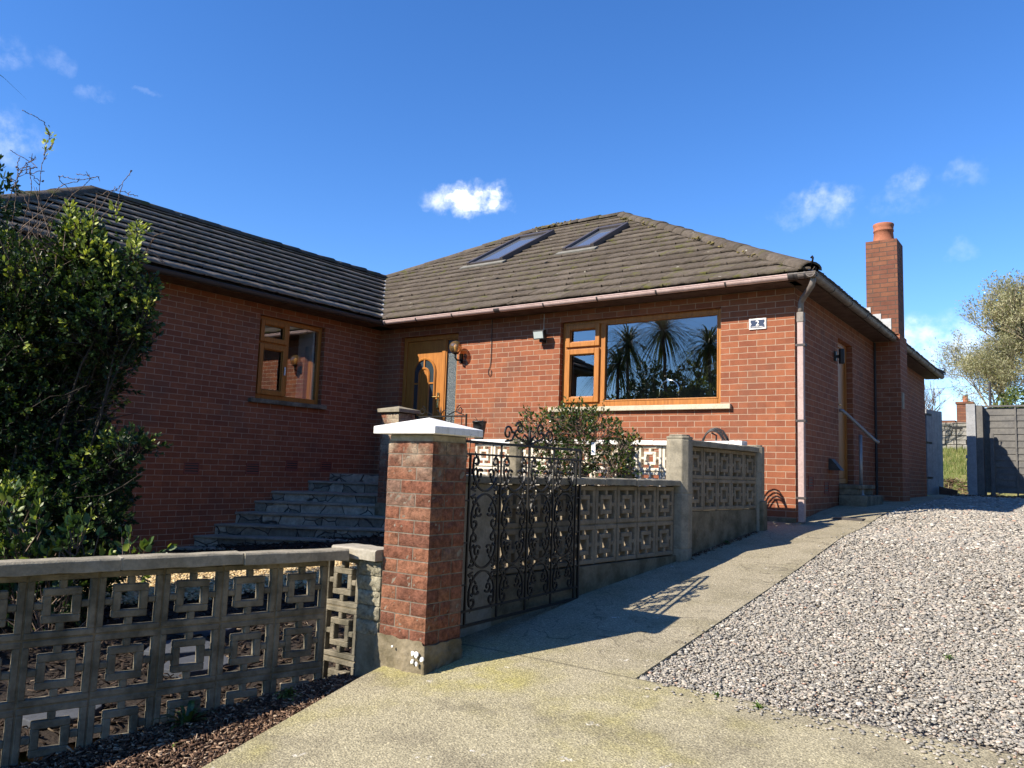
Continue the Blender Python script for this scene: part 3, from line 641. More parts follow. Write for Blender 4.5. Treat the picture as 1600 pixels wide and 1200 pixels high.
# downpipe with swan neck at the corner
mb = MB(); mb.tube([(.30,-.345,2.72),(.30,-.34,2.675),(.285,-.325,2.635),(.27,-.305,2.615),(.12,-.09,2.535),(.095,-.06,2.515),(.085,-.05,2.48),(.085,-.05,2.36)], .034, 10); sw = mb.build('downpipe', M['guttergrey'], house, True)
mb = MB(); mb.box(.05, -.085, -.04, .12, -.015, 2.37); mb.build('pipe_length', M['pipe'], sw, bevel=.008)
for z in (.22, 1.10, 1.98):
    mb = MB(); mb.box(.03, -.09, z, .14, -.008, z+.025); mb.build('pipe_clip', M['gutterbrk'], sw)
mb = MB(); mb.box(.044, -.091, 2.26, .126, -.009, 2.38); mb.build('pipe_socket', M['guttergrey'], sw, bevel=.01)

# --- tiled roofs
def tiles(name, O, a, s, bound, vmax, mt, parent=house, gauge=.335, tw=.30, drop=.045, butt=None):
    O, a, s = Vector(O), Vector(a).normalized(), Vector(s).normalized(); n = a.cross(s).normalized()
    if n.z < 0: n = -n
    V = []; F = []; T = []
    prof = [0, .004, .002, .0, .004, .001]
    nr = int(math.ceil(vmax/gauge))
    for i in range(nr):
        v0 = i*gauge - (.02 if i == 0 else 0); v1 = min((i+1)*gauge + .02, vmax)
        lo, hi = bound(max(v0, 0)); lo1, hi1 = bound(v1)
        if hi - lo < .02: continue
        k0 = math.floor(min(lo, lo1)/tw); k1 = math.ceil(max(hi, hi1)/tw)
        for k in range(k0, k1):
            ua = k*tw + (tw/2 if i % 2 else 0); ub = ua + tw - .002
            jit = random.gauss(0, .003); lift = max(0, random.gauss(-.001, .003)); tn = min(1, max(0, random.gauss(.5, .25)))
            cols = []
            for q in range(6):
                u = ua + (ub-ua)*q/5
                uA = min(max(u, lo), hi); uB = min(max(u, lo1), hi1)
                cols.append((uA, uB, prof[q]))
            if cols[-1][0]-cols[0][0] < .004 and cols[-1][1]-cols[0][1] < .004: continue
            b = len(V)
            for uA, uB, h in cols:
                w0 = random.gauss(0, .011)
                V.append(O + a*uA + s*(v0+jit+w0) + n*(drop+h+lift)); V.append(O + a*uB + s*v1 + n*(.012+h*.6)); V.append(O + a*uA + s*(v0+jit+w0+.004) + n*((.006+h*.4+lift) if butt is None else (drop+h+lift-butt)))
            for q in range(5):
                F.append((b+3*q, b+3*q+3, b+3*q+4, b+3*q+1)); F.append((b+3*q+2, b+3*q+5, b+3*q+3, b+3*q)); T += [tn, tn*.6]
    o = fast(name, [tuple(p) for p in V], F, M[mt], parent, T)
    return o
cs = 1/math.hypot(1, TP)                    # horizontal run per metre of slope
H = 5.15; HW = 2.79
def mf(v):
    t = v*cs; left = (-6.46-t) if t < HW else (-12.04+t)
    return (left, OX-t)
XA, XB = OX-5.15, -12.04+5.15
roof = tiles('roof', (0,-OV,ZE), (1,0,0), (0,1,TP), mf, H/cs, 'tile', drop=.043, butt=.027)
tiles('roof', (OX,0,ZE), (0,1,0), (-1,0,TP), lambda v: (-.38+v*cs, D+.38-v*cs), H/cs, 'tile')
tiles('roof', (0,D+.38,ZE), (1,0,0), (0,-1,TP), lambda v: (-12.04+v*cs, OX-v*cs), H/cs, 'tile')
wroof = tiles('roof', (-6.46,0,ZE), (0,1,0), (-1,0,TP), lambda v: (-6.6+v*cs, -.38+v*cs), HW/cs, 'tile_wing_bright', drop=.054, butt=.02)
tiles('roof', (0,-6.6,ZE), (1,0,0), (0,1,TP), lambda v: (-12.04+v*cs, -6.46-v*cs), HW/cs, 'tile_wing_bright')
# underlay decks so that nothing shows through the tile laps
mb = MB()
def rp(x, y, t): return (x, y, ZE+TP*t-.012)
mb.add([rp(-6.46,-.38,0), rp(OX,-.38,0), rp(XA,4.77,H), rp(-6.89,4.77,H), rp(-9.25,2.41,HW)], [(0,1,2,3,4)])
mb.add([rp(OX,-.38,0), rp(OX,9.92,0), rp(XA,4.77,H)], [(0,1,2)]); mb.add([rp(OX,9.92,0), rp(-12.04,9.92,0), rp(-6.89,4.77,H), rp(XA,4.77,H)], [(0,1,2,3)])
mb.add([rp(-12.04,9.92,0), rp(-12.04,-6.6,0), rp(-9.25,-3.81,HW), rp(-9.25,2.41,HW), rp(-6.89,4.77,H)], [(0,1,2,3,4)])
mb.add([rp(-6.46,-6.6,0), rp(-6.46,-.38,0), rp(-9.25,2.41,HW), rp(-9.25,-3.81,HW)], [(0,1,2,3)]); mb.add([rp(-12.04,-6.6,0), rp(-6.46,-6.6,0), rp(-9.25,-3.81,HW)], [(0,1,2)])
mb.build('roof_deck', M['tile'], house)
mb = MB(); mb.tube([(-6.46,-.38,ZE+.012),(-9.25,2.41,ZE+TP*HW+.012)], .028, 4); mb.build('valley_gutter', M['lead'], roof)
def capping(p0, p1, parent, mt='tile', r=.115, seg=.42):
    p0, p1 = Vector(p0), Vector(p1); d = p1-p0; L = d.length; d.normalize(); side = d.cross(Vector((0,0,1))).normalized(); up = side.cross(d)
    if up.z < 0: up = -up
    V = []; F = []; T = []; n = max(1, int(L/seg))
    for i in range(n):
        a = p0 + d*(L*i/n - .015) + up*random.gauss(0,.006); b = p0 + d*(L*(i+1)/n + .015); tn = random.random()*.8+.1; k = 9; base = len(V)
        for e, (c, rr) in enumerate(((a, r*1.06), (b, r*.97), (a, r*.85))):
            for j in range(k):
                t = math.pi*(j/(k-1)); V.append(c + side*(rr*1.15*math.cos(t)) + up*(rr*.82*math.sin(t)-.045) + Vector((random.gauss(0,.002),0,random.gauss(0,.002))))
        for j in range(k-1):
            F.append((base+j, base+j+1, base+k+j+1, base+k+j)); F.append((base+2*k+j, base+2*k+j+1, base+j+1, base+j)); T += [tn, tn*.5]
    return fast('ridge_capping', [tuple(q) for q in V], F, M[mt], parent, T)
M['moss'] = leaf_mat('roof_moss', [(0,(.10,.085,.04)),(1,(.22,.18,.07))], .95, 0, .1)
zr = ZE+TP*H+.035; zw = ZE+TP*HW+.035
capping((XA,4.77,zr), (-6.89,4.77,zr), roof); capping((OX-.02,-.36,ZE+.05), (XA,4.77,zr), roof); capping((OX-.02,9.90,ZE+.05), (XA,4.77,zr), roof)
capping((-9.25,2.41,zw), (-6.89,4.77,zr), roof); capping((-9.25,2.6,zw), (-9.25,-3.81,zw), wroof); capping((-6.46,-6.6,ZE+.05), (-9.25,-3.81,zw), wroof)
mb = MB(); mb.tube([(.28,-.36,ZE+.06),(.31,-.39,ZE+.10),(.32,-.40,ZE+.135),(.31,-.39,ZE+.155),(.29,-.37,ZE+.145)], .011, 6); mb.build('hip_iron', M['iron'], roof)
mb = MB(); mb.tube([(.28,9.90,ZE+.06),(.32,9.94,ZE+.10),(.34,9.96,ZE+.15),(.33,9.95,ZE+.17),(.30,9.92,ZE+.16)], .011, 6); mb.build('hip_iron', M['iron'], roof)
# mortar bedding and moss lumps along the hip and the ridge
MP = []; MS = []
for k in range(16):
    t = random.random(); e = Vector((OX-.02,-.36,ZE+.045)).lerp(Vector((XA,4.77,zr-.03)), t); c = np.array([e.x-.10, e.y-.10, e.z-.02])
    MP.append(c+RNG.normal(0,1,(7,3))*np.array([.05,.05,.012])); MS.append(RNG.uniform(.012,.026,7))
for k in range(14):
    x = random.gauss(-6.5,.35); c = np.array([x, 4.70, zr-.01]) if x > -6.9 else np.array([x, 4.70+(x+6.9), zr-.01+(x+6.9)*TP])
    MP.append(c+RNG.normal(0,1,(9,3))*np.array([.07,.03,.018])); MS.append(RNG.uniform(.02,.042,9))
tag(stones('moss', np.concatenate(MP), np.concatenate(MS), M['moss'], parent=roof), kind='stuff')
# --- skylights
def skylight(x0, x1, t0, t1):
    sp = Vector((0,1,TP)).normalized(); nn = Vector((0,-TP,1)).normalized()
    def Q(x, t, h): return Vector((x, -OV+t, ZE+TP*t)) + nn*h
    L = (t1-t0)/cs; mb = MB(); o = Q(x0, t0, .02); bw = .07
    mb.obox(o, Vector((bw,0,0)), sp*L, nn*.10); mb.obox(Q(x1-bw,t0,.02), Vector((bw,0,0)), sp*L, nn*.10)
    mb.obox(Q(x0+bw,t0,.02), Vector((x1-x0-2*bw,0,0)), sp*.08, nn*.075); mb.obox(Q(x0+bw,t1,.02)-sp*.13, Vector((x1-x0-2*bw,0,0)), sp*.13, nn*.105)
    fr = mb.build('skylight', M['skyframe'], house, bevel=.006)
    mb = MB(); a, b, c, d = Q(x0+bw,t0,.075), Q(x1-bw,t0,.075), Q(x1-bw,t1,.075), Q(x0+bw,t1,.075); mb.add([a,b,c,d], [(0,1,2,3)]); mb.build('pane', M['skyglass'], fr)
    mb = MB(); mb.obox(Q(x0-.08,t0,.035)-sp*.15, Vector((x1-x0+.16,0,0)), sp*.145, nn*.025); mb.build('flashing', M['oldlead'], fr)
M['oldlead'] = mat('old_grey_lead', (.20,.19,.16), .7, noise=(9,.6,(.12,.115,.09)))
M['skyframe'] = mat('dark_brown_metal', (.06,.05,.048), .45, spec=.5)
M['skyglass'] = mat('skylight_glass', (.10,.11,.13), .03, spec=1.)
skylight(-6.85, -5.98, 2.62, 4.38); skylight(-4.62, -3.98, 2.55, 3.82)
# --- chimney on the side wall
mb = MB(); mb.box(.004, 4.40, -.2, .39, 5.02, 2.82); ch = mb.build('chimney', M['brick'], house)
mb = MB(); mb.box(-.10, 4.40, 2.80, .375, 4.92, 4.40); mb.build('stack', M['stackbrick'], ch)
mb = MB(); mb.lathe([(.175,4.40),(.17,4.42),(.16,4.47),(.148,4.60),(.158,4.605),(.158,4.63),(.150,4.635),(.155,4.68),(.165,4.72),(.158,4.735),(.12,4.735),(.11,4.6)], (.13,4.66,0), 24); mb.build('chimney_pot', M['terracotta'], ch, True)
mb = MB()
for x0, x1, z0, z1 in ((-.122,-.035,2.95,3.29),(-.02,.12,2.92,3.17),(.121,.27,2.85,3.08)): mb.box(x0, 4.385, z0, x1, 4.399, z1)
mb.build('flashing', M['lead'], ch)
mb = MB(); mb.box(.391, 4.45, 1.62, .405, 4.60, 1.88); mb.box(.406, 4.465, 1.64, .41, 4.585, 1.74); mb.box(.406, 4.465, 1.76, .41, 4.585, 1.86); mb.build('air_vent', M['conc_pale'], ch)
mb = MB(); mb.tube([(.02,4.37,.2),(.02,4.37,2.69)], .018, 8); mb.build('waste_pipe', M['gutterbrk'], house)

# ------------------------------------------------------------------ wall-mounted things on the bungalow
t = thing('globe_lamp', 'smoked glass globe wall lamp on a black bracket beside the front door', 'wall lamp', (-5.06, 0, 2.1))
mb = MB(); mb.box(-5.09, -.02, 2.06, -5.03, -.001, 2.20); mb.tube([(-5.06,-.02,2.10),(-5.06,-.10,2.09),(-5.06,-.15,2.12),(-5.06,-.15,2.19)], .014, 8); mb.lathe([(.02,2.17),(.05,2.185),(.055,2.20),(.03,2.20)], (-5.06,-.15,0), 16); mb.build('bracket', M['iron'], t)
def amber():
    mt = bpy.data.materials.new('smoked_amber_glass'); mt.use_nodes = True; T = NT(mt.node_tree); T.n.clear()
    tr = T.new('ShaderNodeBsdfTransparent'); tr.inputs[0].default_value = (.80,.58,.30,1); gl = T.new('ShaderNodeBsdfGlossy'); gl.inputs['Roughness'].default_value = .03
    lw = T.new('ShaderNodeLayerWeight'); lw.inputs['Blend'].default_value = .35
    df = T.new('ShaderNodeBsdfDiffuse'); df.inputs[0].default_value = (.45,.32,.16,1)
    m1 = T.new('ShaderNodeMixShader'); m1.inputs[0].default_value = .22; T.l.new(tr.outputs[0], m1.inputs[1]); T.l.new(df.outputs[0], m1.inputs[2])
    m2 = T.new('ShaderNodeMixShader'); T.put(m2.inputs[0], T.math('MULTIPLY_ADD', lw.outputs['Facing'], .5, .07)); T.l.new(m1.outputs[0], m2.inputs[1]); T.l.new(gl.outputs[0], m2.inputs[2])
    o = T.new('ShaderNodeOutputMaterial'); T.l.new(m2.outputs[0], o.inputs[0]); return mt
M['amberglass'] = amber()
mb = MB(); mb.lathe([(.001+.098*math.sin(a), 2.285-.098*math.cos(a)) for a in np.linspace(.05,3.1,18)], (-5.06,-.15,0), 24); mb.build('globe', M['amberglass'], t, True)
mb = MB(); mb.lathe([(.012,2.2),(.014,2.24),(.03,2.28),(.028,2.31),(.005,2.33)], (-5.06,-.15,0), 12); mb.build('bulb', M['white'], t, True)

t = thing('floodlight', 'small black floodlight mounted under the eaves left of the kitchen window', 'floodlight', (-3.52, 0, 2.35))
mb = MB(); mb.extr([(-.095,-.065),(.095,-.065),(.095,.065),(-.095,.065)], (-3.525,-.165,2.36), (1,0,0), (0,-.25,.97), (0,.07,.02)); mb.build('housing', M['black'], t, bevel=.008)
M['lens'] = mat('floodlight_lens', (.42,.47,.46), .08, spec=.9)
mb = MB(); mb.extr([(-.078,-.048),(.078,-.048),(.078,.048),(-.078,.048)], (-3.525,-.170,2.359), (1,0,0), (0,-.25,.97), (0,.004,.001)); mb.build('lens', M['lens'], t)
mb = MB(); mb.box(-3.55, -.10, 2.27, -3.50, -.001, 2.31); mb.tube([(-3.525,-.08,2.29),(-3.525,-.13,2.34)], .014, 6); mb.build('bracket', M['black'], t)
mb = MB(); mb.tube([(-3.54,-.006,2.40),(-3.54,-.006,2.69)], .005, 6); mb.build('cable', M['blind'], t)

t = thing('house_sign', 'navy house number plaque with a white border reading 2', 'house sign', (-.436, 0, 2.29))
mb = MB(); mb.box(-.541, -.016, 2.228, -.331, -.001, 2.360); mb.build('plate', M['white'], t, bevel=.004)
M['navy'] = mat('navy_enamel', (.018,.030,.065), .3, spec=.6)
mb = MB()
def plaque():
    x0, x1, z0, z1, n = -.522, -.350, 2.246, 2.342, .012
    pts = [(x0,z0),(x1,z0),(x1,2.283)] + [(x1-n*math.sin(a), 2.294-n*math.cos(a)) for a in np.linspace(0,math.pi,7)] + [(x1,z1),(x0,z1),(x0,2.305)] + [(x0+n*math.sin(a), 2.294+n*math.cos(a)) for a in np.linspace(0,math.pi,7)]
    return pts
mb.extr(plaque(), (0,-.019,0), (1,0,0), (0,0,1), (0,.003,0)); mb.build('panel', M['navy'], t)
fc = bpy.data.curves.new('numeral', 'FONT'); fc.body = '2'; fc.size = .088; fc.align_x = 'CENTER'; fc.extrude = .0012; fc.offset = .0012
tmp = bpy.data.objects.new('numeral_curve', fc); C.objects.link(tmp); bpy.context.view_layer.update()
me = bpy.data.meshes.new_from_object(tmp.evaluated_get(bpy.context.evaluated_depsgraph_get())); bpy.data.objects.remove(tmp)
me.transform(Matrix.Translation((0,-.0205,-.016)) @ Matrix.Rotation(R(90),4,'X')); link('numeral', me, M['white'], t)
mb = MB()
xx = -.508
while xx < -.37:                                # the small illegible line under the number
    wdt = random.uniform(.004,.009); mb.box(xx, -.0205, 2.2535, xx+wdt, -.0193, 2.2535+random.choice((.006,.008))); xx += wdt+random.uniform(.002,.005)
mb.build('small_lettering', M['white'], t)

mb = MB(); mb.tube([(-4.475,-.012,2.69),(-4.475,-.012,2.10),(-4.485,-.012,1.98),(-4.515,-.012,1.92),(-4.515,-.012,1.86),(-4.49,-.012,1.825),(-4.462,-.012,1.85),(-4.46,-.012,1.90),(-4.468,-.012,1.92)], .0055, 6)
tag(mb.build('cable', M['gutterbrk'], None), 'thin brown cable dangling in a loop on the front brick wall', 'cable')

t = thing('wall_light', 'black cylindrical up and down light beside the side door', 'wall lamp', (0, 1.83, 2.12))
mb = MB(); mb.box(.001, 1.80, 2.06, .03, 1.86, 2.19); mb.box(.03, 1.815, 2.10, .07, 1.845, 2.14); mb.build('bracket', M['black'], t)
mb = MB(); mb.lathe([(.035,2.02),(.037,2.03),(.037,2.21),(.035,2.22),(.02,2.22)], (.095,1.83,0), 18); mb.build('shade', M['black'], t, True)
t = thing('vent_cowl', 'black angled vent cowl low on the side wall', 'vent', (0, 1.60, .64))
mb = MB(); mb.extr([(0,-.075),(.15,-.075),(.03,.075),(0,.075)], (.002,1.47,.65), (1,0,0), (0,0,1), (0,.20,0)); mb.build('cowl', M['black'], t)
mb = MB(); mb.box(.02, 1.468, .60, .10, 1.4695, .66); mb.build('opening', M['gutterbrk'], t)

t = thing('handrail', 'grey steel handrail sloping down beside the side door step', 'handrail', (.20, 2.35, .25))
mb = MB(); mb.tube([(.22,2.30,.25),(.22,2.30,1.08)], .024, 10); mb.lathe([(.05,.25),(.05,.262),(.03,.27),(.03,.34),(.024,.345)], (.22,2.30,0), 14); mb.build('post', M['galv'], t, True)
mb = MB(); mb.tube([(.01,2.02,1.40),(.05,2.03,1.40),(.09,2.06,1.36),(.40,2.38,1.00),(.43,2.41,.985)], .022, 10); mb.build('rail', M['galv'], t, True)
t = thing('side_step', 'two concrete steps below the oak side door', 'step', (.2, 2.4, .1))
mb = MB(); mb.box(.006, 1.95, -.1, .36, 3.02, .255); mb.build('lower_step', M['conc'], t, bevel=.012)
mb = MB(); mb.box(.006, 1.99, .257, .24, 2.95, .34); mb.box(.006, 1.98, .341, .27, 2.96, .395); mb.build('upper_step', M['conc'], t, bevel=.01)
mb = MB(); mb.box(.28, .45, g(.6)-.02, .62, .85, g(.6)+.006); tag(mb.build('drain_cover', M['gutterbrk'], None, bevel=.003), 'flat dark drain cover set in the path beside the downpipe', 'drain cover')
#PART3
# ================================================================== PIERS, WALLS, GATE
M['rustic'] = leaf_mat('rustic_red_brick', [(0,(.165,.072,.047)),(.5,(.22,.090,.055)),(.85,(.25,.115,.067)),(1,(.19,.118,.087))], .92, 0, .2)
M['rockface'] = leaf_mat('rock_faced_block', [(0,(.20,.185,.13)),(1,(.32,.295,.215))], .92, 0, .2)
for k in ('rustic','rockface'):
    T = NT(M[k].node_tree); bs = T.n['Principled BSDF']; pos = T.new('ShaderNodeNewGeometry').outputs['Position']
    src = bs.inputs['Base Color'].links[0].from_socket; n1 = T.noise(pos, 32, 6, .7); n2 = T.noise(pos, 6, 4, .6)
    c = T.mix(.95, src, T.ramp(n1, [(.28,.32),(.5,.95),(.72,1.6)]), 'MULTIPLY')
    if k == 'rustic':
        sp = T.new('ShaderNodeSeparateXYZ'); T.put(sp.inputs[0], pos)
        c = T.mix(T.math('MULTIPLY', T.smooth(sp.outputs[2], .36, .60), T.smooth(n2, .36, .62)), c, T.mix(.9, (.36,.30,.22,1), T.ramp(n1, [(.3,.5),(.7,1.4)]), 'MULTIPLY'))
    T.put(bs.inputs['Base Color'], c)
    b = T.new('ShaderNodeBump'); b.inputs['Strength'].default_value = 1.; b.inputs['Distance'].default_value = .014
    T.put(b.inputs['Height'], T.noise(pos, 75, 5, .75)); T.l.new(b.outputs[0], bs.inputs['Normal'])
from mathutils import noise as mnoise
def rough_brick(V, F, T, x0, x1, y0, y1, z0, z1, amp, tn, skip=(), step=.016):
    """a rock-faced brick: a fine box whose outward faces are knocked about"""
    cx, cy, cz = (x0+x1)/2, (y0+y1)/2, (z0+z1)/2
    def face(o, a, b, n, seed):
        na = max(2, int(a.length/step)); nb = max(2, int(b.length/step)); base = len(V)
        for i in range(na+1):
            for j in range(nb+1):
                p = o + a*(i/na) + b*(j/nb); e = min(i, na-i, j, nb-j)
                h = (mnoise.fractal(p*46, .9, 2., 5)*1.1 + .35 + mnoise.noise(p*17)*.6)*amp if e else .0
                V.append(tuple(p + n*h))
        for i in range(na):
            for j in range(nb):
                k = base+i*(nb+1)+j; F.append((k, k+nb+1, k+nb+2, k+1)); T.append(tn)
    v = Vector
    if '-y' not in skip: face(v((x0,y0,z0)), v((x1-x0,0,0)), v((0,0,z1-z0)), v((0,-1,0)), 1)
    if '+x' not in skip: face(v((x1,y0,z0)), v((0,y1-y0,0)), v((0,0,z1-z0)), v((1,0,0)), 2)
    if '+y' not in skip: face(v((x1,y1,z0)), v((x0-x1,0,0)), v((0,0,z1-z0)), v((0,1,0)), 3)
    if '-x' not in skip: face(v((x0,y1,z0)), v((0,y0-y1,0)), v((0,0,z1-z0)), v((-1,0,0)), 4)
    face(v((x0,y0,z1)), v((x1-x0,0,0)), v((0,y1-y0,0)), v((0,0,1)), 5)
def brick_pier(root, x0, x1, y0, y1, z0, courses, ch=.0745, amp=.011, wear=True):
    V = []; F = []; T = []; j = .0075; w = x1-x0; d = y1-y0
    for c in range(courses):
        za = z0+c*ch; zb = za+ch-j; long_first = c % 2 == 0
        k = (2*w/3 if long_first else w/3)
        for (a, b) in ((x0, x0+k-j), (x0+k, x1)):
            rough_brick(V, F, T, a+random.uniform(0,.002), b, y0, y0+.10, za, zb, amp*random.uniform(.7,1.2), random.random(), ('+y',) if b < x1-.01 else ('+y',))
            rough_brick(V, F, T, a, b, y1-.10, y1, za, zb, amp, random.random(), ('-y',), step=.03)
        kk = (d/3 if long_first else 2*d/3)
        for (a, b) in ((y0+.101, y0+max(kk,.12)-j), (y0+max(kk,.12), y1-.101)):
            rough_brick(V, F, T, x1-.10, x1, a, b, za, zb, amp*random.uniform(.7,1.1), random.random(), ('-x','-y','+y')); rough_brick(V, F, T, x0, x0+.10, a, b, za, zb, amp, random.random(), ('+x','-y','+y'), step=.03)
    o = fast('brickwork', V, F, M['rustic'], root, T)
    mb = MB(); mb.box(x0+.002, y0+.002, z0-.02, x1-.002, y1-.002, z0+courses*ch-.004); mb.build('mortar', M['mortar'], o)
    return o
M['mortar'] = mat('lime_mortar', (.22,.19,.15), .95, spec=.2, noise=(14,.7,(.11,.092,.072)), bump=(80,.6,.004))
def pyramid_cap(root, x0, x1, y0, y1, z, side, rise, ov, mt):
    mb = MB(); a, b, c, d = x0-ov, x1+ov, y0-ov, y1+ov
    mb.add([(a,c,z),(b,c,z),(b,d,z),(a,d,z),(a,c,z+side),(b,c,z+side),(b,d,z+side),(a,d,z+side),((a+b)/2,(c+d)/2,z+side+rise)],
           [(3,2,1,0),(0,1,5,4),(1,2,6,5),(2,3,7,6),(3,0,4,7),(4,5,8),(5,6,8),(6,7,8),(7,4,8)])
    return mb.build('cap', mt, root, bevel=.004)
PX0, PX1, PY0, PY1 = -.635, -.287, -5.98, -5.675
pier = thing('gate_pier', 'rustic red brick gate pier with a white pyramid cap beside the iron gate', 'gate pier', (-.46, -5.81, -.55))
brick_pier(pier, PX0, PX1, PY0, PY1, -.535, 15, .0752)
mb = MB(); n = 16                                      # rendered foot, lumpy
V = []; F = []
pts = []
for (a, b) in (((PX0-.02,PY1),(PX0-.02,PY0-.012)), ((PX0-.02,PY0-.012),(PX1+.012,PY0-.012)), ((PX1+.012,PY0-.012),(PX1+.012,PY1))):
    for i in range(30): t = i/30; pts.append((a[0]+(b[0]-a[0])*t, a[1]+(b[1]-a[1])*t))
pts.append((PX1+.012,PY1)); nz_ = 26
for p in pts:
    top = -.515 + .014*mnoise.noise(Vector((p[0]*14,p[1]*14,0))) - (.02 if p[0] > -.3 else 0)
    for k in range(nz_+1):
        z = -.90+(top+.90)*k/nz_; q = Vector((p[0],p[1],z)); h = (.010*mnoise.fractal(q*11,1.,2.,4)+ .009*mnoise.fractal(q*45,1.,2.,3) + .022*(1-k/nz_))*min(1,(nz_-k)/4+.15)
        c = Vector((-.46,-5.8,z)); d = (q-c).normalized(); V.append(tuple(q+d*h))
for i in range(len(pts)-1):
    for k in range(nz_): F.append((i*(nz_+1)+k, (i+1)*(nz_+1)+k, (i+1)*(nz_+1)+k+1, i*(nz_+1)+k+1))
fast('rendered_base', V, F, M['render'], pier, smooth=True)
for (x, z, r) in ((-.345,-.578,.022),(-.317,-.582,.024),(-.345,-.622,.020),(-.312,-.63,.018),(-.50,-.565,.010),(-.275,-.60,.02)):
    q_ = [(x+r*.75*random.uniform(.6,1.1)*math.cos(6.283*i/9), z+r*.8*random.uniform(.6,1.15)*math.sin(6.283*i/9)) for i in range(9)]
    mb = MB(); mb.extr(q_, (0,PY0-.024,0), (1,0,0), (0,0,1), (0,-.010,0)); mb.build('paint_splash', M['white'], pier, bevel=.004)
mb = MB(); mb.box(PX0+.005, PY0+.005, .585, PX1-.005, PY1-.005, .625); mb.build('cap_bedding', M['conc_pale'], pier, bevel=.006)
pyramid_cap(pier, PX0, PX1, PY0, PY1, .628, .043, .064, .066, M['cappaint'])

# --- screen wall blocks
def block_mesh(name, mt, s=.293, t=.09, ro=.077, ri=.041, f=.034):
    mb = MB(); h = s/2; d0, d1 = -t/2, t/2; bw = .0155
    def b(x0, x1, z0, z1, e=0): mb.box(x0, d0+e, z0, x1, d1-e, z1)
    b(-h, h, -h, -h+f); b(-h, h, h-f, h); b(-h, -h+f, -h+f, h-f); b(h-f, h, -h+f, h-f)
    b(-ro, ro, -ro, -ri, .0008); b(-ro, ro, ri, ro, .0008); b(-ro, -ri, -ri, ri, .0008); b(ri, ro, -ri, ri, .0008)
    b(-bw, bw, ro, h-f, .0015); b(-bw, bw, -h+f, -ro, .0015); b(ro, h-f, -bw, bw, .0015); b(-h+f, -ro, -bw, bw, .004)
    me = mb.mesh(name); me.materials.append(mt); return me
M['blockpale'] = mat('buff_screen_block', (.27,.225,.16), .95, spec=.2, noise=(6,.7,(.17,.14,.095)), bump=(80,.6,.006))
BM = {k: block_mesh('screen_block', M[k], t=(.045 if k == 'conc' else .08), ro=(.080 if k == 'conc' else .077), ri=(.045 if k == 'conc' else .041), f=(.029 if k == 'conc' else .034)) for k in ('conc', 'blockpale', 'cream')}
def blocks(root, p0, d, n, rows, z0, kind, pitch=.30):
    d = Vector(d).normalized(); rz = math.atan2(d.y, d.x); o = ORG[root.name]
    mb = MB(); nn = Vector((-d.y, d.x, 0))
    for i in range(n):
        for r in range(rows):
            c = Vector((p0[0],p0[1],0)) + d*(pitch*(i+.5)); c.z = z0+pitch*(r+.5)
            ob = bpy.data.objects.new('screen_block', BM[kind]); C.objects.link(ob); ob.parent = root
            ob.location = c-o + nn*random.gauss(0,.0015); ob.rotation_euler = (random.gauss(0,.004), random.gauss(0,.004), rz+random.gauss(0,.004))
            b = ob.modifiers.new('bevel','BEVEL'); b.width = .004; b.segments = 1; b.limit_method = 'ANGLE'
    hw = .017 if kind == 'conc' else .034
    L = pitch*n; q = Vector((p0[0],p0[1],0)) - nn*hw
    for i in range(n+1):
        e = q + d*(pitch*i); mb.obox(e - d*.007 + Vector((0,0,z0)), d*.014, nn*2*hw, (0,0,pitch*rows))
    for r in range(1, rows): mb.obox(q + Vector((0,0,z0+pitch*r-.006)), d*L, nn*(2*hw+.0002), (0,0,.012))
    mb.build('mortar_joints', M['render'] if kind == 'conc' else M['conc'], root)
def slab_run(name, root, p0, p1, z0, th, wd, mt, lens=(.6,.6), jit=.004, chip=True):
    """coping of separate slabs laid end to end"""
    p0, p1 = Vector((*p0,0)), Vector((*p1,0)); d = (p1-p0); L = d.length; d.normalize(); nn = Vector((-d.y,d.x,0)); a = 0; k = 0
    while a < L-.01:
        b = min(L, a+lens[k % len(lens)]);
        if L-b < .12: b = L
        mb = MB(); z = z0+random.gauss(0,jit*.5); off = random.gauss(0,jit)
        m_ = 7; prof = [(-wd/2,0),(wd/2,0),(wd/2,th*.85),(wd/2-.012,th),(-wd/2+.012,th),(-wd/2,th*.85)]
        for i in range(m_):                      # knocked edges: several slices with slightly differing sections
            s0 = a+.003+(b-a-.006)*i/m_; 
        rings = []
        for i in range(m_+1):
            s0 = a+.003+(b-a-.006)*i/m_
            rings.append([p0+d*s0+nn*(x+off+random.gauss(0,.0016))+Vector((0,0,z+zz+random.gauss(0,.0014))) for x, zz in prof])
        vs = [q for rg in rings for q in rg]; np_ = len(prof); fs = [tuple(range(np_-1,-1,-1)), tuple(m_*np_+i for i in range(np_))]
        for i in range(m_):
            for j in range(np_): fs.append((i*np_+j, i*np_+(j+1)%np_, (i+1)*np_+(j+1)%np_, (i+1)*np_+j))
        mb.add(vs, fs); mb.build(name, mt, root, bevel=.003); a = b; k += 1
        if a < L-.05:
            mb = MB(); mb.obox(p0+d*(a-.006)-nn*(wd/2-.006)+Vector((0,0,z0+.004)), d*.012, nn*(wd-.012), (0,0,th-.006)); mb.build('pointing', M['conc_pale'], root)
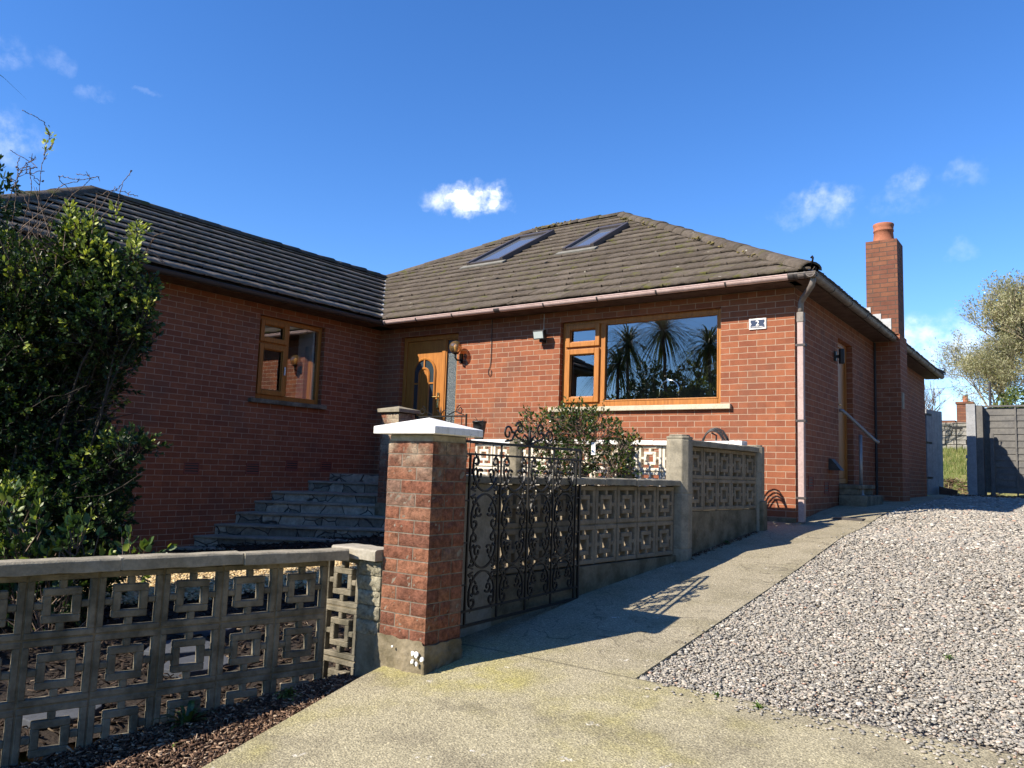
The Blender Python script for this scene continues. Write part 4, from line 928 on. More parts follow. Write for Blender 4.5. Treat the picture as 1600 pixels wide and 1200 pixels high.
def oct_post(root, x, y, z0, z1, w, mt, seg=None, rz=0):
    c = w/2; k = c*.55; mb = MB(); pts = [(k,-c),(c,-k),(c,k),(k,c),(-k,c),(-c,k),(-c,-k),(-k,-c)]
    pts = [(x+p[0]*math.cos(rz)-p[1]*math.sin(rz), y+p[0]*math.sin(rz)+p[1]*math.cos(rz)) for p in pts]
    hs = list(np.arange(z0, z1-.02, seg or 9)) + [z1]
    for a, b in zip(hs[:-1], hs[1:]): mb.prism(pts, a+.003, b-.003)
    mb.prism([(x+(p[0]-x)*.96, y+(p[1]-y)*.96) for p in pts], z0, z1-.004)
    mb.prism([(x+(p[0]-x)*.8, y+(p[1]-y)*.8) for p in pts], z1-.003, z1+.014)
    return mb.build('post', mt, root, bevel=.008)

# front garden wall
lw = thing('screen_wall', 'grey pierced concrete screen block wall at the left front, with grey slab coping', 'garden wall', (-1.2, -7.2, -.7))
dl = Vector((-.2651,-.9642,0)).normalized(); nl = Vector((.9642,-.2651,0))
p0 = Vector((-.887,-6.17,0)) - nl*.0225
blocks(lw, p0, dl, 12, 3, -1.012, 'conc', .3)
pm = p0 - nl*.0; slab_run('coping_slab', lw, (p0 - dl*.10 + nl*.022)[:2], (p0+dl*3.65 + nl*.022)[:2], -.108, .062, .125, M['coping'], (.62,.60,.61,.6))
mb = MB(); mb.obox(p0 - nl*-.02 + Vector((0,0,-1.4)), dl*3.6, -nl*.085, (0,0,.385)); mb.build('footing', M['render'], lw)
rw = thing('return_wall', 'short sunlit return of screen block and rock faced stone joining the front pier', 'garden wall', (-.85, -5.93, -.7))
blocks(rw, (-1.128,-5.952), (1,0,0), 1, 3, -1.012, 'conc', .3)  # darker block concrete chosen so this return looks part shaded
V = []; F = []; T = []
for i in range(5): rough_brick(V, F, T, -.822, -.642, -5.985, -5.885, -.535+i*.0845, -.535+(i+1)*.0845-.010, .020, random.random(), ('+x',), step=.014)
o = fast('rock_faced_pilaster', V, F, M['rockface'], rw, T); mb = MB(); mb.box(-.818, -5.978, -1.1, -.637, -5.89, -.112); mb.build('mortar', M['render'], o)
slab_run('coping_slab', rw, (-1.02,-5.95), (-.638,-5.95), -.108, .066, .185, M['conc_pale'], (.5,))

# path-side wall: lower section, post, upper section, end post
def wpt(y, off=0): return (wallx(y)+off, y)
dw_ = Vector((.0934,1,0)).normalized()
sw1 = thing('screen_wall', 'lower buff screen block wall running behind the iron gate beside the path', 'garden wall', (-.4, -4., -.3))
blocks(sw1, wpt(-5.10,-.05), dw_, 8, 2, -.265, 'blockpale', .3045)
slab_run('coping_slab', sw1, wpt(-5.62,-.05), wpt(-2.64,-.05), .348, .052, .185, M['coping'], (.44,.46,.45), .004)
mb = MB(); a = wpt(-5.66,-.10); b = wpt(-5.08,-.10); mb.prism([a, (a[0]+.112,a[1]), (b[0]+.112,b[1]), b], -1., .345); mb.build('pilaster', M['conc_pale'], sw1, bevel=.006)
mb = MB(); a = wpt(-5.66,-.095); b = wpt(-2.6,-.095); mb.prism([a, (a[0]+.10,a[1]), (b[0]+.10,b[1]), b], -1.1, -.27); mb.build('plinth', M['render'], sw1)
sw2 = thing('screen_wall', 'upper buff screen block wall on a rendered plinth between two octagonal posts by the house corner', 'garden wall', (-.25, -1.8, -.1))
blocks(sw2, wpt(-2.42,-.05), dw_, 5, 2, .118, 'blockpale', .298)
slab_run('coping_slab', sw2, wpt(-2.44,-.05), wpt(-.98,-.05), .718, .055, .185, M['coping'], (.5,.48,.5), .004)
mb = MB(); a = wpt(-2.5,-.095); b = wpt(-.97,-.095); mb.prism([a, (a[0]+.10,a[1]), (b[0]+.10,b[1]), b], -.7, .112); mb.build('plinth', M['render'], sw2)
oct_post(sw2, wallx(-2.55)-.03, -2.55, -.7, .80, .215, M['coping'], .49, .09)
oct_post(sw2, wallx(-.90)-.06, -.86, -.5, .78, .19, M['coping'], .5, .09)
mb = MB(); mb.box(wallx(-.9)+.0, -.93, -.3, wallx(-.9)+.06, -.80, .20); mb.build('stub', M['render'], sw2, bevel=.01)
# back wall with white coping, along the front of the terrace
bwl = thing('screen_wall', 'cream painted screen block wall with bright white coping under the kitchen window', 'garden wall', (-2, -.9, 0))
blocks(bwl, (-3.98,-.90), (1,0,0), 12, 2, .17, 'cream', .305)
slab_run('coping_slab', bwl, (-4.05,-.90), (-.28,-.90), .782, .052, .17, M['white'], (.9,.92,.9), .003)
mb = MB(); mb.box(-4.0, -.945, -.8, -.25, -.855, .165); mb.build('plinth', M['render'], bwl)
for x in (-1.70,-3.29): oct_post(bwl, x, -.925, -.6, .83, .185, M['conc'])
# rear pier, hand gate and ornament at the head of the steps
p2 = thing('gate_pier', 'small brick pier with a grey stone cap near the front door', 'gate pier', (-5.2, -1.1, .2))
brick_pier(p2, -5.42, -5.08, -1.30, -.96, -.08, 17, .0745, .006)
pyramid_cap(p2, -5.42, -5.08, -1.30, -.96, 1.195, .05, .05, .045, M['coping'])
mb = MB(); mb.box(-5.44, -1.32, -.8, -5.06, -.94, -.085); mb.build('base', M['render'], p2)
def spiral(c, r, a0, turns, ax, ay, n=26, k=.30):
    """a scroll tightening inwards from radius r"""
    c, ax, ay = Vector(c), Vector(ax), Vector(ay); out = []
    for i in range(n):
        t = i/(n-1); a = a0+turns*2*math.pi*t; q = r*(1-(1-k)*t); out.append(c+ax*(q*math.cos(a))+ay*(q*math.sin(a)))
    return out
def c_scroll(mb, c, ax, ay, h, w, flip, r=.0058):
    """C-scroll: curled at both ends, bowed to one side"""
    c, ax, ay = Vector(c), Vector(ax)*flip, Vector(ay); e = h*.22; pts = []
    up = [c+ay*(h/2-e)+ax*(.0)+ (ax*(e*.92*(1-.72*t)*math.cos(math.pi*(1.0-2.6*t))) + ay*(e*(1-.72*t)*math.sin(math.pi*(1.0-2.6*t)))) for t in np.linspace(1,0,20)]
    dn = [c-ay*(h/2-e)+ (ax*(e*.92*(1-.72*t)*math.cos(math.pi*(1.0+2.6*t))) + ay*(e*(1-.72*t)*math.sin(math.pi*(1.0+2.6*t)))) for t in np.linspace(0,1,20)]
    bow = [c+ax*(-e*.92 - w*math.sin(math.pi*t)) + ay*((h/2-e)*(1-2*t)) for t in np.linspace(.04,.96,12)]
    mb.tube(up+bow+dn, r, 4)
def fleur(mb, c, ax, ay, s, r=.0058):
    c, ax, ay = Vector(c), Vector(ax), Vector(ay)
    mb.tube([c-ay*s*.1, c+ay*s*.55, c+ay*s], [r, r*1.7, r*.4], 6)
    for f in (-1,1):
        mb.tube([c+ax*f*r+ay*s*.0, c+ax*f*s*.25+ay*s*.45, c+ax*f*s*.55+ay*s*.6, c+ax*f*s*.75+ay*s*.38], [r,r*1.2,r,r*.5], 5)
hg = thing('hand_gate', 'little black wrought iron hand gate with scrolls beside the small brick pier', 'gate', (-4.6, -.95, .3))
mb = MB(); X0, X1 = -5.05, -4.10
for z in (.35,1.14): mb.box(X0, -1.0, z, X1, -.985, z+.02)
for x in (X0, X1-.018): mb.box(x, -1.002, .3, x+.018, -.983, 1.18)
hf = mb.build('frame', M['iron'], hg)
mb = MB()
for i in range(5):
    x = X0+.10+i*.19; mb.tube([(x,-.99,.36),(x,-.99,1.14)], .006, 4); c_scroll(mb, (x+.085,-.992,.75), (1,0,0), (0,0,1), .36, .01, 1 if i % 2 else -1)
for sgn, x in ((1,-4.92),(-1,-4.23)):
    mb.tube(spiral((x,-.99,1.235), .065, math.pi/2 if sgn > 0 else math.pi/2, -1.3*sgn, (1,0,0), (0,0,1)), .007, 5)
    mb.tube([(x-.07*sgn,-.99,1.17),(x+.08*sgn,-.99,1.22),(x+.20*sgn,-.99,1.17)], .007, 5)
fleur(mb, (-4.575,-.99,1.16), (1,0,0), (0,0,1), .13, .007)
mb.build('scrollwork', M['iron'], hf)
t = thing('planter', 'small black pot standing on the white coping behind the front pier', 'pot', (-3.95, -.9, .84))
mb = MB(); mb.lathe([(.06,.836),(.085,1.0),(.09,1.06),(.098,1.06),(.098,1.085),(.082,1.085),(.078,1.02)], (-3.95,-.90,0), 20); mb.build('pot', M['black'], t, True)
mb = MB()
for k in range(7):
    a = random.uniform(0,6.28); mb.tube([(-3.95,-.9,1.02),(-3.95+.06*math.cos(a),-.9+.06*math.sin(a),1.10),(-3.95+.10*math.cos(a),-.9+.10*math.sin(a),1.11+random.uniform(-.02,.04))], [.006,.005,.002], 5)
mb.build('stem', M['twig'], t)

# --- the iron garden gate, swung open against the path wall
GA = Vector((-.330,-5.645,0)); GB = Vector((-.400,-4.17,0)); gd = (GB-GA).normalized(); GL = (GB-GA).length; gu = Vector((0,0,1))
gate = thing('iron_gate', 'black wrought iron scrollwork garden gate standing open beside the path', 'gate', (GA.x, GA.y, -.55))
ZB, ZT = -.490, .605
def gp(s, z, off=0): return GA + gd*s + gu*z + Vector((gd.y,-gd.x,0))*off
mb = MB(); sq = .0115
def bar(a, b, r=sq): mb.tube([a, b], r, 4)
bar(gp(0,ZB-.03), gp(0,ZT+.01)); bar(gp(GL,ZB-.02), gp(GL,ZT)); bar(gp(0,ZT), gp(GL,ZT)); bar(gp(0,ZB), gp(GL,ZB))
bar(gp(.062,ZB), gp(.062,ZT-.075), .009); bar(gp(GL-.062,ZB), gp(GL-.062,ZT), .009); bar(gp(0,ZT-.075), gp(GL,ZT-.075), .009); bar(gp(0,ZB+.085), gp(GL,ZB+.085), .009)
for z in (-.25,.0,.25): bar(gp(0,z), gp(.062,z), .007); bar(gp(GL-.062,z), gp(GL,z), .007)
gf = mb.build('frame', M['iron'], gate, bevel=.001)
mb = MB(); x0g, x1g = .062, GL-.062; za, zb = ZB+.085, ZT-.075; nc = 4; cw = (x1g-x0g)/nc
for i in range(1, nc): mb.tube([gp(x0g+cw*i, ZB), gp(x0g+cw*i, ZT)], .0075, 4)
mb.build('upright', M['iron'], gf)
mb = MB(); rows = 4; rh = (zb-za)/rows
for i in range(nc):
    sc = x0g+cw*(i+.5)
    for r in range(rows):
        zc = za+rh*(r+.5)
        # pair of large arcs forming a lyre, each ending in curls, with small curls inside
        for fl in (-1,1):
            up = 1 if (r % 2) else -1
            big = []
            for t in np.linspace(0,1,14):
                a = math.pi*(.5+.62*t); big.append(gp(sc + fl*(-math.cos(a))*cw*.40, zc - up*rh*.46 + up*(1-math.sin(a))*rh*.62))
            e = big[-1]; es = sc + fl*cw*.30; ez = zc + up*rh*.30
            curl = [gp(es + fl*.034*(1-.7*t)*math.cos(.2+5.6*t), ez + up*.034*(1-.7*t)*math.sin(.2+5.6*t)) for t in np.linspace(0,1,16)]
            mb.tube(big+curl, .0078, 4)
            es2 = sc + fl*cw*.19; ez2 = zc - up*rh*.02
            mb.tube([gp(es2 + fl*.036*(1-.72*t)*math.cos(2.6-6.4*t), ez2 + up*.036*(1-.72*t)*math.sin(2.6-6.4*t)) for t in np.linspace(0,1,18)], .0078, 4)
            mb.tube([gp(es2+fl*.03, ez2+up*.02), gp(es, ez-up*.035), gp(sc+fl*cw*.42, zc+up*rh*.02)], .0066, 4)
            es3 = sc + fl*cw*.33; ez3 = zc - up*rh*.27
            mb.tube([gp(es3 + fl*.030*(1-.72*t)*math.cos(.6+6.2*t), ez3 - up*.030*(1-.72*t)*math.sin(.6+6.2*t)) for t in np.linspace(0,1,16)], .0072, 4)
            mb.tube([gp(es3+fl*.022, ez3-up*.02), gp(sc+fl*cw*.44, zc-up*rh*.40), gp(sc+fl*cw*.30, zc-up*rh*.46)], .0066, 4)
            # little leaf tips where curls meet
            for (ls, lz, dx, dz) in ((es2, ez2-up*.03, fl*.03, -up*.04), (es, ez+up*.03, fl*.02, up*.035)):
                mb.tube([gp(ls,lz), gp(ls+dx,lz+dz)], [.008,.0015], 4)
mb.build('scrollwork', M['iron'], gf)
mb = MB(); mid = GL*.50
for fl in (-1,1):
    mb.tube([gp(mid+fl*.02,ZT+.01), gp(mid+fl*.08,ZT+.035), gp(mid+fl*.15,ZT+.05), gp(mid+fl*.21,ZT+.09)], .008, 5)
    mb.tube([gp(mid+fl*(.27+.05*(1-.7*t)*math.cos(3.1-7*t)), ZT+.075+.05*(1-.7*t)*math.sin(3.1-7*t)) for t in np.linspace(0,1,20)], .0075, 5)
    mb.tube([gp(mid+fl*(.135+.045*(1-.7*t)*math.cos(.3+7*t)), ZT+.115+.045*(1-.7*t)*math.sin(.3+7*t)) for t in np.linspace(0,1,20)], .0075, 5)
    mb.tube([gp(mid+fl*.17,ZT+.10), gp(mid+fl*.22,ZT+.03), gp(mid+fl*.30,ZT+.02)], .0075, 5)
fleur(mb, gp(mid,ZT), gd, gu, .125, .007)
mb.build('crest', M['iron'], gf)
for z in (.52,-.43): mb = MB(); mb.tube([gp(-.05,z), gp(.0,z)], .012, 6); mb.lathe([(.018,z-.03),(.018,z+.03)], (GA.x,GA.y,0), 10); mb.build('hinge', M['iron'], gate)

# --- stone steps up to the front door
st = thing('stone_steps', 'broad crazy paved stone steps climbing to the front door', 'steps', (-5.8, -2, -.5))
def crazy_fn(T, bs, pos):
    v = T.new('ShaderNodeTexVoronoi', feature='DISTANCE_TO_EDGE'); T.put(v.inputs['Vector'], T.vmath('ADD', pos, T.vmath('MULTIPLY', T.noise(pos, 5, 2, .5, col=True), (.12,.12,.12)))); v.inputs['Scale'].default_value = 3.6
    v2 = T.new('ShaderNodeTexVoronoi'); T.put(v2.inputs['Vector'], T.vmath('ADD', pos, T.vmath('MULTIPLY', T.noise(pos, 5, 2, .5, col=True), (.12,.12,.12)))); v2.inputs['Scale'].default_value = 3.6
    sp = T.new('ShaderNodeSeparateColor'); T.put(sp.inputs[0], v2.outputs['Color'])
    col = T.mix(sp.outputs[0], (.15,.135,.105,1), (.38,.345,.275,1)); col = T.mix(.8, col, T.ramp(T.noise(pos, 14, 6, .65), [(.3,.5),(.7,1.35)]), 'MULTIPLY')
    e = T.smooth(v.outputs['Distance'], .008, .03)
    T.put(bs.inputs['Base Color'], T.mix(e, (.05,.048,.045,1), col))
    b = T.new('ShaderNodeBump'); b.inputs['Strength'].default_value = .8; b.inputs['Distance'].default_value = .02; T.put(b.inputs['Height'], T.math('ADD', e, T.math('MULTIPLY', T.noise(pos,30,4,.6), .4))); T.l.new(b.outputs[0], bs.inputs['Normal'])
M['crazy'] = mat('crazy_paving', (.3,.3,.3), .9, fn=crazy_fn, spec=.25)
M['tread'] = mat('worn_paving_tread', (.27,.245,.195), .9, noise=(5,.7,(.155,.14,.11)), bump=(22,.7,.012))
YK = [-1.35,-2.006,-2.29,-2.588,-2.905,-3.198,-3.497]; ZK = [.175,.022,-.112,-.262,-.413,-.553,-.69]; XE = [-5.43,-5.432,-4.40,-4.30,-4.20,-4.10,-4.0]; sl_ = .586/.81
for k in range(7):
    zb_ = -1.1 if k == 6 else ZK[k+1]-.05
    y0 = YK[k]; x1 = XE[k]; y1 = y0+(x1-(WX+.003))*sl_; yb = -.004 if k < 2 else (y0+.95+(x1-WX)*sl_)
    pts = [(WX+.003,y0),(x1,y1),(x1,min(-.004 - (0 if k < 2 else 1.35), yb)),(WX+.003,min(-.004, y0+1.2) if k > 1 else -.004)]
    if pts[2][1] < pts[1][1]+.1: pts[2] = (x1, pts[1][1]+.1)
    # split front edge into slightly uneven stones; each step is a faced riser under a flagged tread
    fr = []; N_ = 11
    for i in range(N_):
        t = i/(N_-1); fr.append((pts[0][0]+(pts[1][0]-pts[0][0])*t+random.gauss(0,.004)*(0<i<N_-1), pts[0][1]+(pts[1][1]-pts[0][1])*t+random.gauss(0,.006)*(0<i<N_-1)))
    mb = MB(); mb.prism(fr+pts[2:], zb_, ZK[k]-.034); sp_ = mb.build('step', M['crazy'], st, bevel=.004)
    nose = [(p[0]+.586*.028, p[1]-.81*.028) for p in fr]; nose[0] = (WX+.003, nose[0][1])
    mb = MB(); mb.prism(nose+[(pts[2][0]+.01,pts[2][1]),pts[3]], ZK[k]-.033, [ZK[k]+random.gauss(0,.004) for _ in nose]+[ZK[k]]*2); mb.build('tread', M['tread'], sp_, bevel=.006)
mb = MB(); mb.prism([(WX+.004,-.95),(-5.44,-.36+.42),(-5.44,-.003),(WX+.004,-.003)][:1]+[(-5.52,-.004),(WX+.004,-.004)], -.3, .29); mb.build('landing', M['crazy'], st, bevel=.006)
mb = MB(); mb.box(-5.5, -.85, -.7, -.78, -.003, .285); o = mb.build('terrace', M['crazy'], None, bevel=.006); tag(o, kind='structure')
t = thing('garden_hose', 'black hose looped over the wall by the house corner', 'hose', (-.7, -.9, .83))
mb = MB()
for k in range(4):
    w_ = .14+.012*k; pts = [(-.66+w_*math.cos(a)+random.gauss(0,.004), -.86+.03*k+.02*math.sin(a*2), .66+(.29+.012*k)*math.sin(a)) for a in np.linspace(-.3,math.pi+.3,22)]; mb.tube(pts, .009, 6)
mb.tube([(-.68,-.84,.93),(-.64,-.80,.90),(-.62,-.86,.80)], .010, 6)
mb.build('coil', M['black'], t, True)

# --- stepping slates and cobbles in the front garden
for k, (x, y, r) in enumerate(((-2.45,-6.05,.26),(-1.98,-6.25,.22),(-1.72,-7.2,.24),(-2.9,-5.6,.25))):
    n = 7; pts = [(x+r*random.uniform(.75,1.1)*math.cos(6.283*i/n), y+r*random.uniform(.75,1.1)*math.sin(6.283*i/n)) for i in range(n)]
    mb = MB(); z = garden(x,y)+.01; mb.prism(pts, z, z+.045); tag(mb.build('slate', M['steptread'], None, bevel=.006), 'blue grey slate stepping stone in the mulch behind the front screen wall', 'stepping stone', 'slate stepping stones')
for k in range(9):
    s = -7.86+.105*k; x = lwx(s)-.20+random.gauss(0,.015); z = -.985
    P = np.array([(x, s, z)]); me_ = MB(); rr = random.uniform(.042,.058)
    me_.lathe([(.001+rr*math.sin(a)*1.1, -rr*.75*math.cos(a)) for a in np.linspace(.02,3.12,10)], (x, s, z), 14)
    tag(me_.build('cobble', M['cobble'], None, True), 'round tan cobble in a row at the foot of the front screen wall', 'cobble', 'row of cobbles')
#PART4
# ================================================================== PLANTS
def leaf_geo(P, Dv, L, wr=.42, fold=.25, droop=.0, nrm=None):
    """folded leaves: base, left, tip, right around a raised midrib -> two quads' worth of triangles"""
    n = len(P); Dv = Dv/np.linalg.norm(Dv,axis=1)[:,None]
    rnd = RNG.normal(size=(n,3)) if nrm is None else nrm + RNG.normal(0,.35,(n,3))
    s = np.cross(Dv, rnd); s /= np.linalg.norm(s,axis=1)[:,None]+1e-9; u = np.cross(s, Dv)
    L = L[:,None]; W_ = L*wr*.5
    base = P; tip = P+Dv*L-np.array([0,0,1])*L*droop; m1 = P+Dv*L*.38; m2 = P+Dv*L*.72-np.array([0,0,1])*L*droop*.5
    l1 = m1+s*W_+u*W_*fold; r1 = m1-s*W_+u*W_*fold; l2 = m2+s*W_*.8+u*W_*fold; r2 = m2-s*W_*.8+u*W_*fold
    V = np.stack([base,l1,m1,r1,l2,m2,r2,tip],1).reshape(-1,3)
    f0 = np.array([(0,2,1),(0,3,2),(1,2,5),(1,5,4),(2,3,6),(2,6,5),(4,5,7),(5,6,7)])
    F = (f0[None]+8*np.arange(n)[:,None,None]).reshape(-1,3)
    return V, F, 8
def unit(v): return v/(np.linalg.norm(v,axis=-1,keepdims=True)+1e-9)
def rosettes(blobs, dens, nl, size, up=.5, spread=.9, tip_bright=.18, shell=.72, lime=()):
    """leaf rosettes on short twigs over lumpy blobs; returns P, D, L, tint, twig segments"""
    P=[];Dd=[];Ls=[];T=[];tw=[]
    for bi, (c, rx, rz) in enumerate(blobs):
        c = np.array(c); n = int(dens*(rx*rx+2*rx*rz)) + 3
        d = unit(RNG.normal(size=(n,3))); rad = shell + (1-shell)*RNG.random(n)**.6 + .06*RNG.normal(size=n)
        lump = 1 + .22*np.sin(d[:,0]*7+c[0]*5)*np.sin(d[:,1]*6+1)*np.sin(d[:,2]*8+2)
        q = c + d*np.array([rx,rx,rz])*(rad*lump)[:,None]
        ax = unit(d*.8 + np.array([0,0,up]) + RNG.normal(0,.35,(n,3)))
        for i in range(n):
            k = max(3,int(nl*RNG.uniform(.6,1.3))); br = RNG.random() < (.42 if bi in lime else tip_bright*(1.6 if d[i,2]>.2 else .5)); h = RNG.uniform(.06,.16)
            s = RNG.random(k)**.7; a = RNG.uniform(0,6.28,k); o1 = unit(np.cross(ax[i],[.3,.5,.8])); o2 = np.cross(ax[i],o1)
            out = o1*np.cos(a)[:,None]+o2*np.sin(a)[:,None]
            P.append(q[i]+ax[i]*(s*h)[:,None]); Dd.append(out*spread*(1.15-s*.7)[:,None]+ax[i]*(.35+.6*s)[:,None]); Ls.append(size*RNG.uniform(.6,1.25,k)*(1-.25*s))
            t = (RNG.uniform(.55,1.,k) if br else RNG.uniform(0,.62,k)); T.append(t); tw.append((q[i]-ax[i]*.10, q[i]+ax[i]*h))
    return np.concatenate(P), np.concatenate(Dd), np.concatenate(Ls), np.concatenate(T), tw
def twigs(name, segs, mt, parent, r0=.006, r1=.002, n=3):
    V=[];F=[]
    for a,b in segs:
        a=np.array(a);b=np.array(b);d=unit(b-a);o1=unit(np.cross(d,[.31,.52,.79]));o2=np.cross(d,o1);base=len(V)
        for p,r in ((a,r0),(b,r1)):
            for j in range(n): t=2*math.pi*j/n; V.append(p+o1*r*math.cos(t)+o2*r*math.sin(t))
        for j in range(n): F.append((base+j,base+(j+1)%n,base+n+(j+1)%n,base+n+j))
    return fast(name, V, F, mt, parent)
def wander(a, b, n, amp):
    a, b = np.array(a,float), np.array(b,float); t = np.linspace(0,1,n)[:,None]
    p = a+(b-a)*t + np.cumsum(RNG.normal(0,amp,(n,3)),0)*np.sin(t*3.14); return p
M['darkbark'] = mat('dark_shrub_bark', (.045,.034,.026), .95, noise=(18,.6,(.025,.02,.016)), bump=(40,.6,.01))
# --- large evergreen shrub at the left
BL=[ ((-4.52,-6.38,1.57),0.82,0.65), ((-3.70,-6.14,1.44),0.32,0.25), ((-3.87,-6.18,1.71),0.32,0.26), ((-4.49,-6.37,0.81),0.59,0.43), ((-3.66,-6.08,0.33),0.19,0.25), ((-3.39,-6.04,0.51),0.15,0.07), ((-3.99,-6.52,-0.08),0.37,0.30), ((-3.67,-6.17,-0.07),0.24,0.25), ((-3.97,-6.29,2.05),0.18,0.27), ((-3.51,-6.10,2.14),0.05,0.14), ((-4.95,-6.48,1.75),0.40,0.28), ((-3.51,-6.05,1.81),0.13,0.10), ((-3.37,-6.03,1.53),0.07,0.11), ((-5.00,-6.77,1.00),0.59,1.0), ((-4.4,-6.6,-.45),.5,.35), ((-3.75,-6.2,-.5),.25,.3), ((-4.85,-6.2,.25),.62,.75), ((-4.4,-6.0,.05),.45,.5), ((-4.05,-6.15,.35),.35,.35), ((-4.6,-6.2,1.2),.6,.6), ((-3.78,-6.12,1.90),.17,.15), ((-3.92,-6.35,2.16),.13,.18) ]
TW=[ [(-4.30,-6.46,1.97),(-4.28,-6.52,2.50),(-4.24,-6.54,2.87),(-4.18,-6.52,3.10)], [(-4.38,-6.54,2.18),(-4.19,-6.47,2.61),(-4.06,-6.38,2.70),(-3.86,-6.25,2.75)], [(-4.30,-6.48,2.13),(-4.13,-6.41,2.51),(-3.89,-6.26,2.75),(-4.01,-6.36,2.76)], [(-4.26,-6.43,1.97),(-3.99,-6.28,2.30),(-3.76,-6.16,2.67)], [(-4.07,-6.34,2.35),(-3.82,-6.21,2.66),(-3.61,-6.04,2.60)], [(-4.50,-6.67,2.44),(-4.40,-6.64,2.80),(-4.29,-6.57,2.89)], [(-4.46,-6.62,2.28),(-4.43,-6.64,2.60),(-4.41,-6.65,2.80)], [(-4.42,-6.58,2.23),(-4.32,-6.56,2.60),(-4.33,-6.59,2.81)], [(-4.25,-6.45,2.16),(-4.37,-6.58,2.55),(-4.46,-6.67,2.71)], [(-3.74,-6.04,1.89),(-3.60,-5.97,2.11),(-3.50,-5.92,2.28)], [(-4.30,-6.30,0.81),(-4.00,-6.08,0.74),(-3.74,-5.91,0.94)], [(-4.31,-6.29,0.70),(-3.96,-6.04,0.69),(-3.78,-5.93,0.78)], [(-4.35,-6.31,0.60),(-4.01,-6.06,0.56),(-3.81,-5.93,0.68)], [(-4.35,-6.33,0.76),(-4.04,-6.12,0.82),(-3.85,-5.98,0.90)], [(-4.27,-6.24,0.55),(-3.93,-5.98,0.40),(-3.54,-5.73,0.61)], [(-4.30,-6.30,0.81),(-4.04,-6.13,0.90),(-3.68,-5.89,1.13)], [(-4.62,-6.49,0.48),(-4.34,-6.33,0.81),(-4.07,-6.19,1.24)], [(-4.63,-6.45,0.16),(-4.27,-6.24,0.49),(-3.87,-5.99,0.83)] ]
sh = thing('evergreen_shrub', 'large dark evergreen shrub with lime green shoots and bare twigs above the front wall', 'shrub', (-4.3,-6.4,-.95))
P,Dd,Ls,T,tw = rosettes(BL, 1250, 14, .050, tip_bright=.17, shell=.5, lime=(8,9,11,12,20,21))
# lime shoots standing up out of the crown
for c in ((-3.80,-6.48,2.36),(-3.74,-6.42,2.20),(-3.70,-6.36,2.30),(-3.62,-6.30,2.12),(-3.66,-6.38,2.05),(-3.55,-6.24,2.0),(-3.34,-6.15,2.2),(-3.36,-6.17,2.08),(-4.10,-6.35,2.42),(-4.02,-6.32,2.30),(-3.93,-6.27,2.38),(-3.86,-6.22,2.28),(-3.97,-6.29,2.18),(-3.53,-6.08,2.27),(-3.72,-6.16,2.42),(-4.18,-6.52,3.08),(-4.20,-6.53,3.0),(-4.45,-6.05,1.78),(-3.42,-5.98,1.75),(-3.36,-6.0,1.62),(-4.62,-6.0,1.73),(-4.2,-5.9,1.6),(-4.5,-6.,1.4),(-4.1,-6.,1.3)):
    k = 26 if c[2] < 2.9 else 12; s = RNG.random(k); a = RNG.uniform(0,6.28,k); P = np.concatenate([P, np.array(c)+np.stack([.025*np.cos(a),.025*np.sin(a),(s-.5)*.17],1)]); Dd = np.concatenate([Dd, np.stack([np.cos(a),np.sin(a),.7+.6*s],1)]); Ls = np.concatenate([Ls, RNG.uniform(.03,.055,k)]); T = np.concatenate([T, RNG.uniform(.8,1,k)])
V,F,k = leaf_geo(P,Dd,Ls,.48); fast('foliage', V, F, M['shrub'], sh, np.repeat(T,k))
segs = list(tw)
def curve(path, it=3):
    p = np.array(path)
    for _ in range(it):
        q = np.empty((2*len(p)-2,3)); q[0::2] = p[:-1]*.75+p[1:]*.25; q[1::2] = p[:-1]*.25+p[1:]*.75; p = np.concatenate([p[:1],q,p[-1:]])
    return p + RNG.normal(0,.004,p.shape)
for path in TW:
    w3 = curve(path); segs += list(zip(w3[:-1],w3[1:]))
    for _ in range(9):                            # short spurs and buds
        i = RNG.integers(2,len(w3)-1); d = unit(w3[i]-w3[i-1]); segs.append((w3[i], w3[i]+(d*.6+RNG.normal(0,.5,3))*RNG.uniform(.015,.06)))
    for _ in range(2):
        i = RNG.integers(2,len(w3)-3); d = unit(w3[i]-w3[i-1]+RNG.normal(0,.5,3)); c3 = curve([w3[i], w3[i]+d*.08, w3[i]+d*.14+RNG.normal(0,.04,3), w3[i]+d*.2+RNG.normal(0,.07,3)]); segs += list(zip(c3[:-1],c3[1:]))
inner = list(tw)
for _ in range(150):                              # dead inner twigs showing between the leaf clumps
    a = np.array([-4.25,-6.3,.65])+RNG.normal(0,1,3)*np.array([.26,.12,.28]); b = a+np.array([.28,.16,.16])*RNG.uniform(.4,1.5)+RNG.normal(0,.09,3); w3 = wander(a,b,4,.02); inner += list(zip(w3[:-1],w3[1:]))
for _ in range(70):
    a = np.array([-4.4,-6.55,2.1])+RNG.normal(0,1,3)*np.array([.25,.12,.12]); b = a+RNG.normal(0,.16,3)+np.array([.05,0,.12]); segs.append((a,b))
segs = segs[len(tw):]
twigs('dead_twig', inner, M['darkbark'], sh, .0045, .002)
twigs('twig', segs, M['twig'], sh, .0045, .002)
mb = MB()
for b in BL[:14]:
    w3 = wander((-4.4+random.gauss(0,.12),-6.45+random.gauss(0,.08),-.95), b[0], 7, .05); mb.tube([tuple(p) for p in w3], list(np.linspace(.016,.005,7)), 6)
mb.build('branch', M['darkbark'], sh, True)
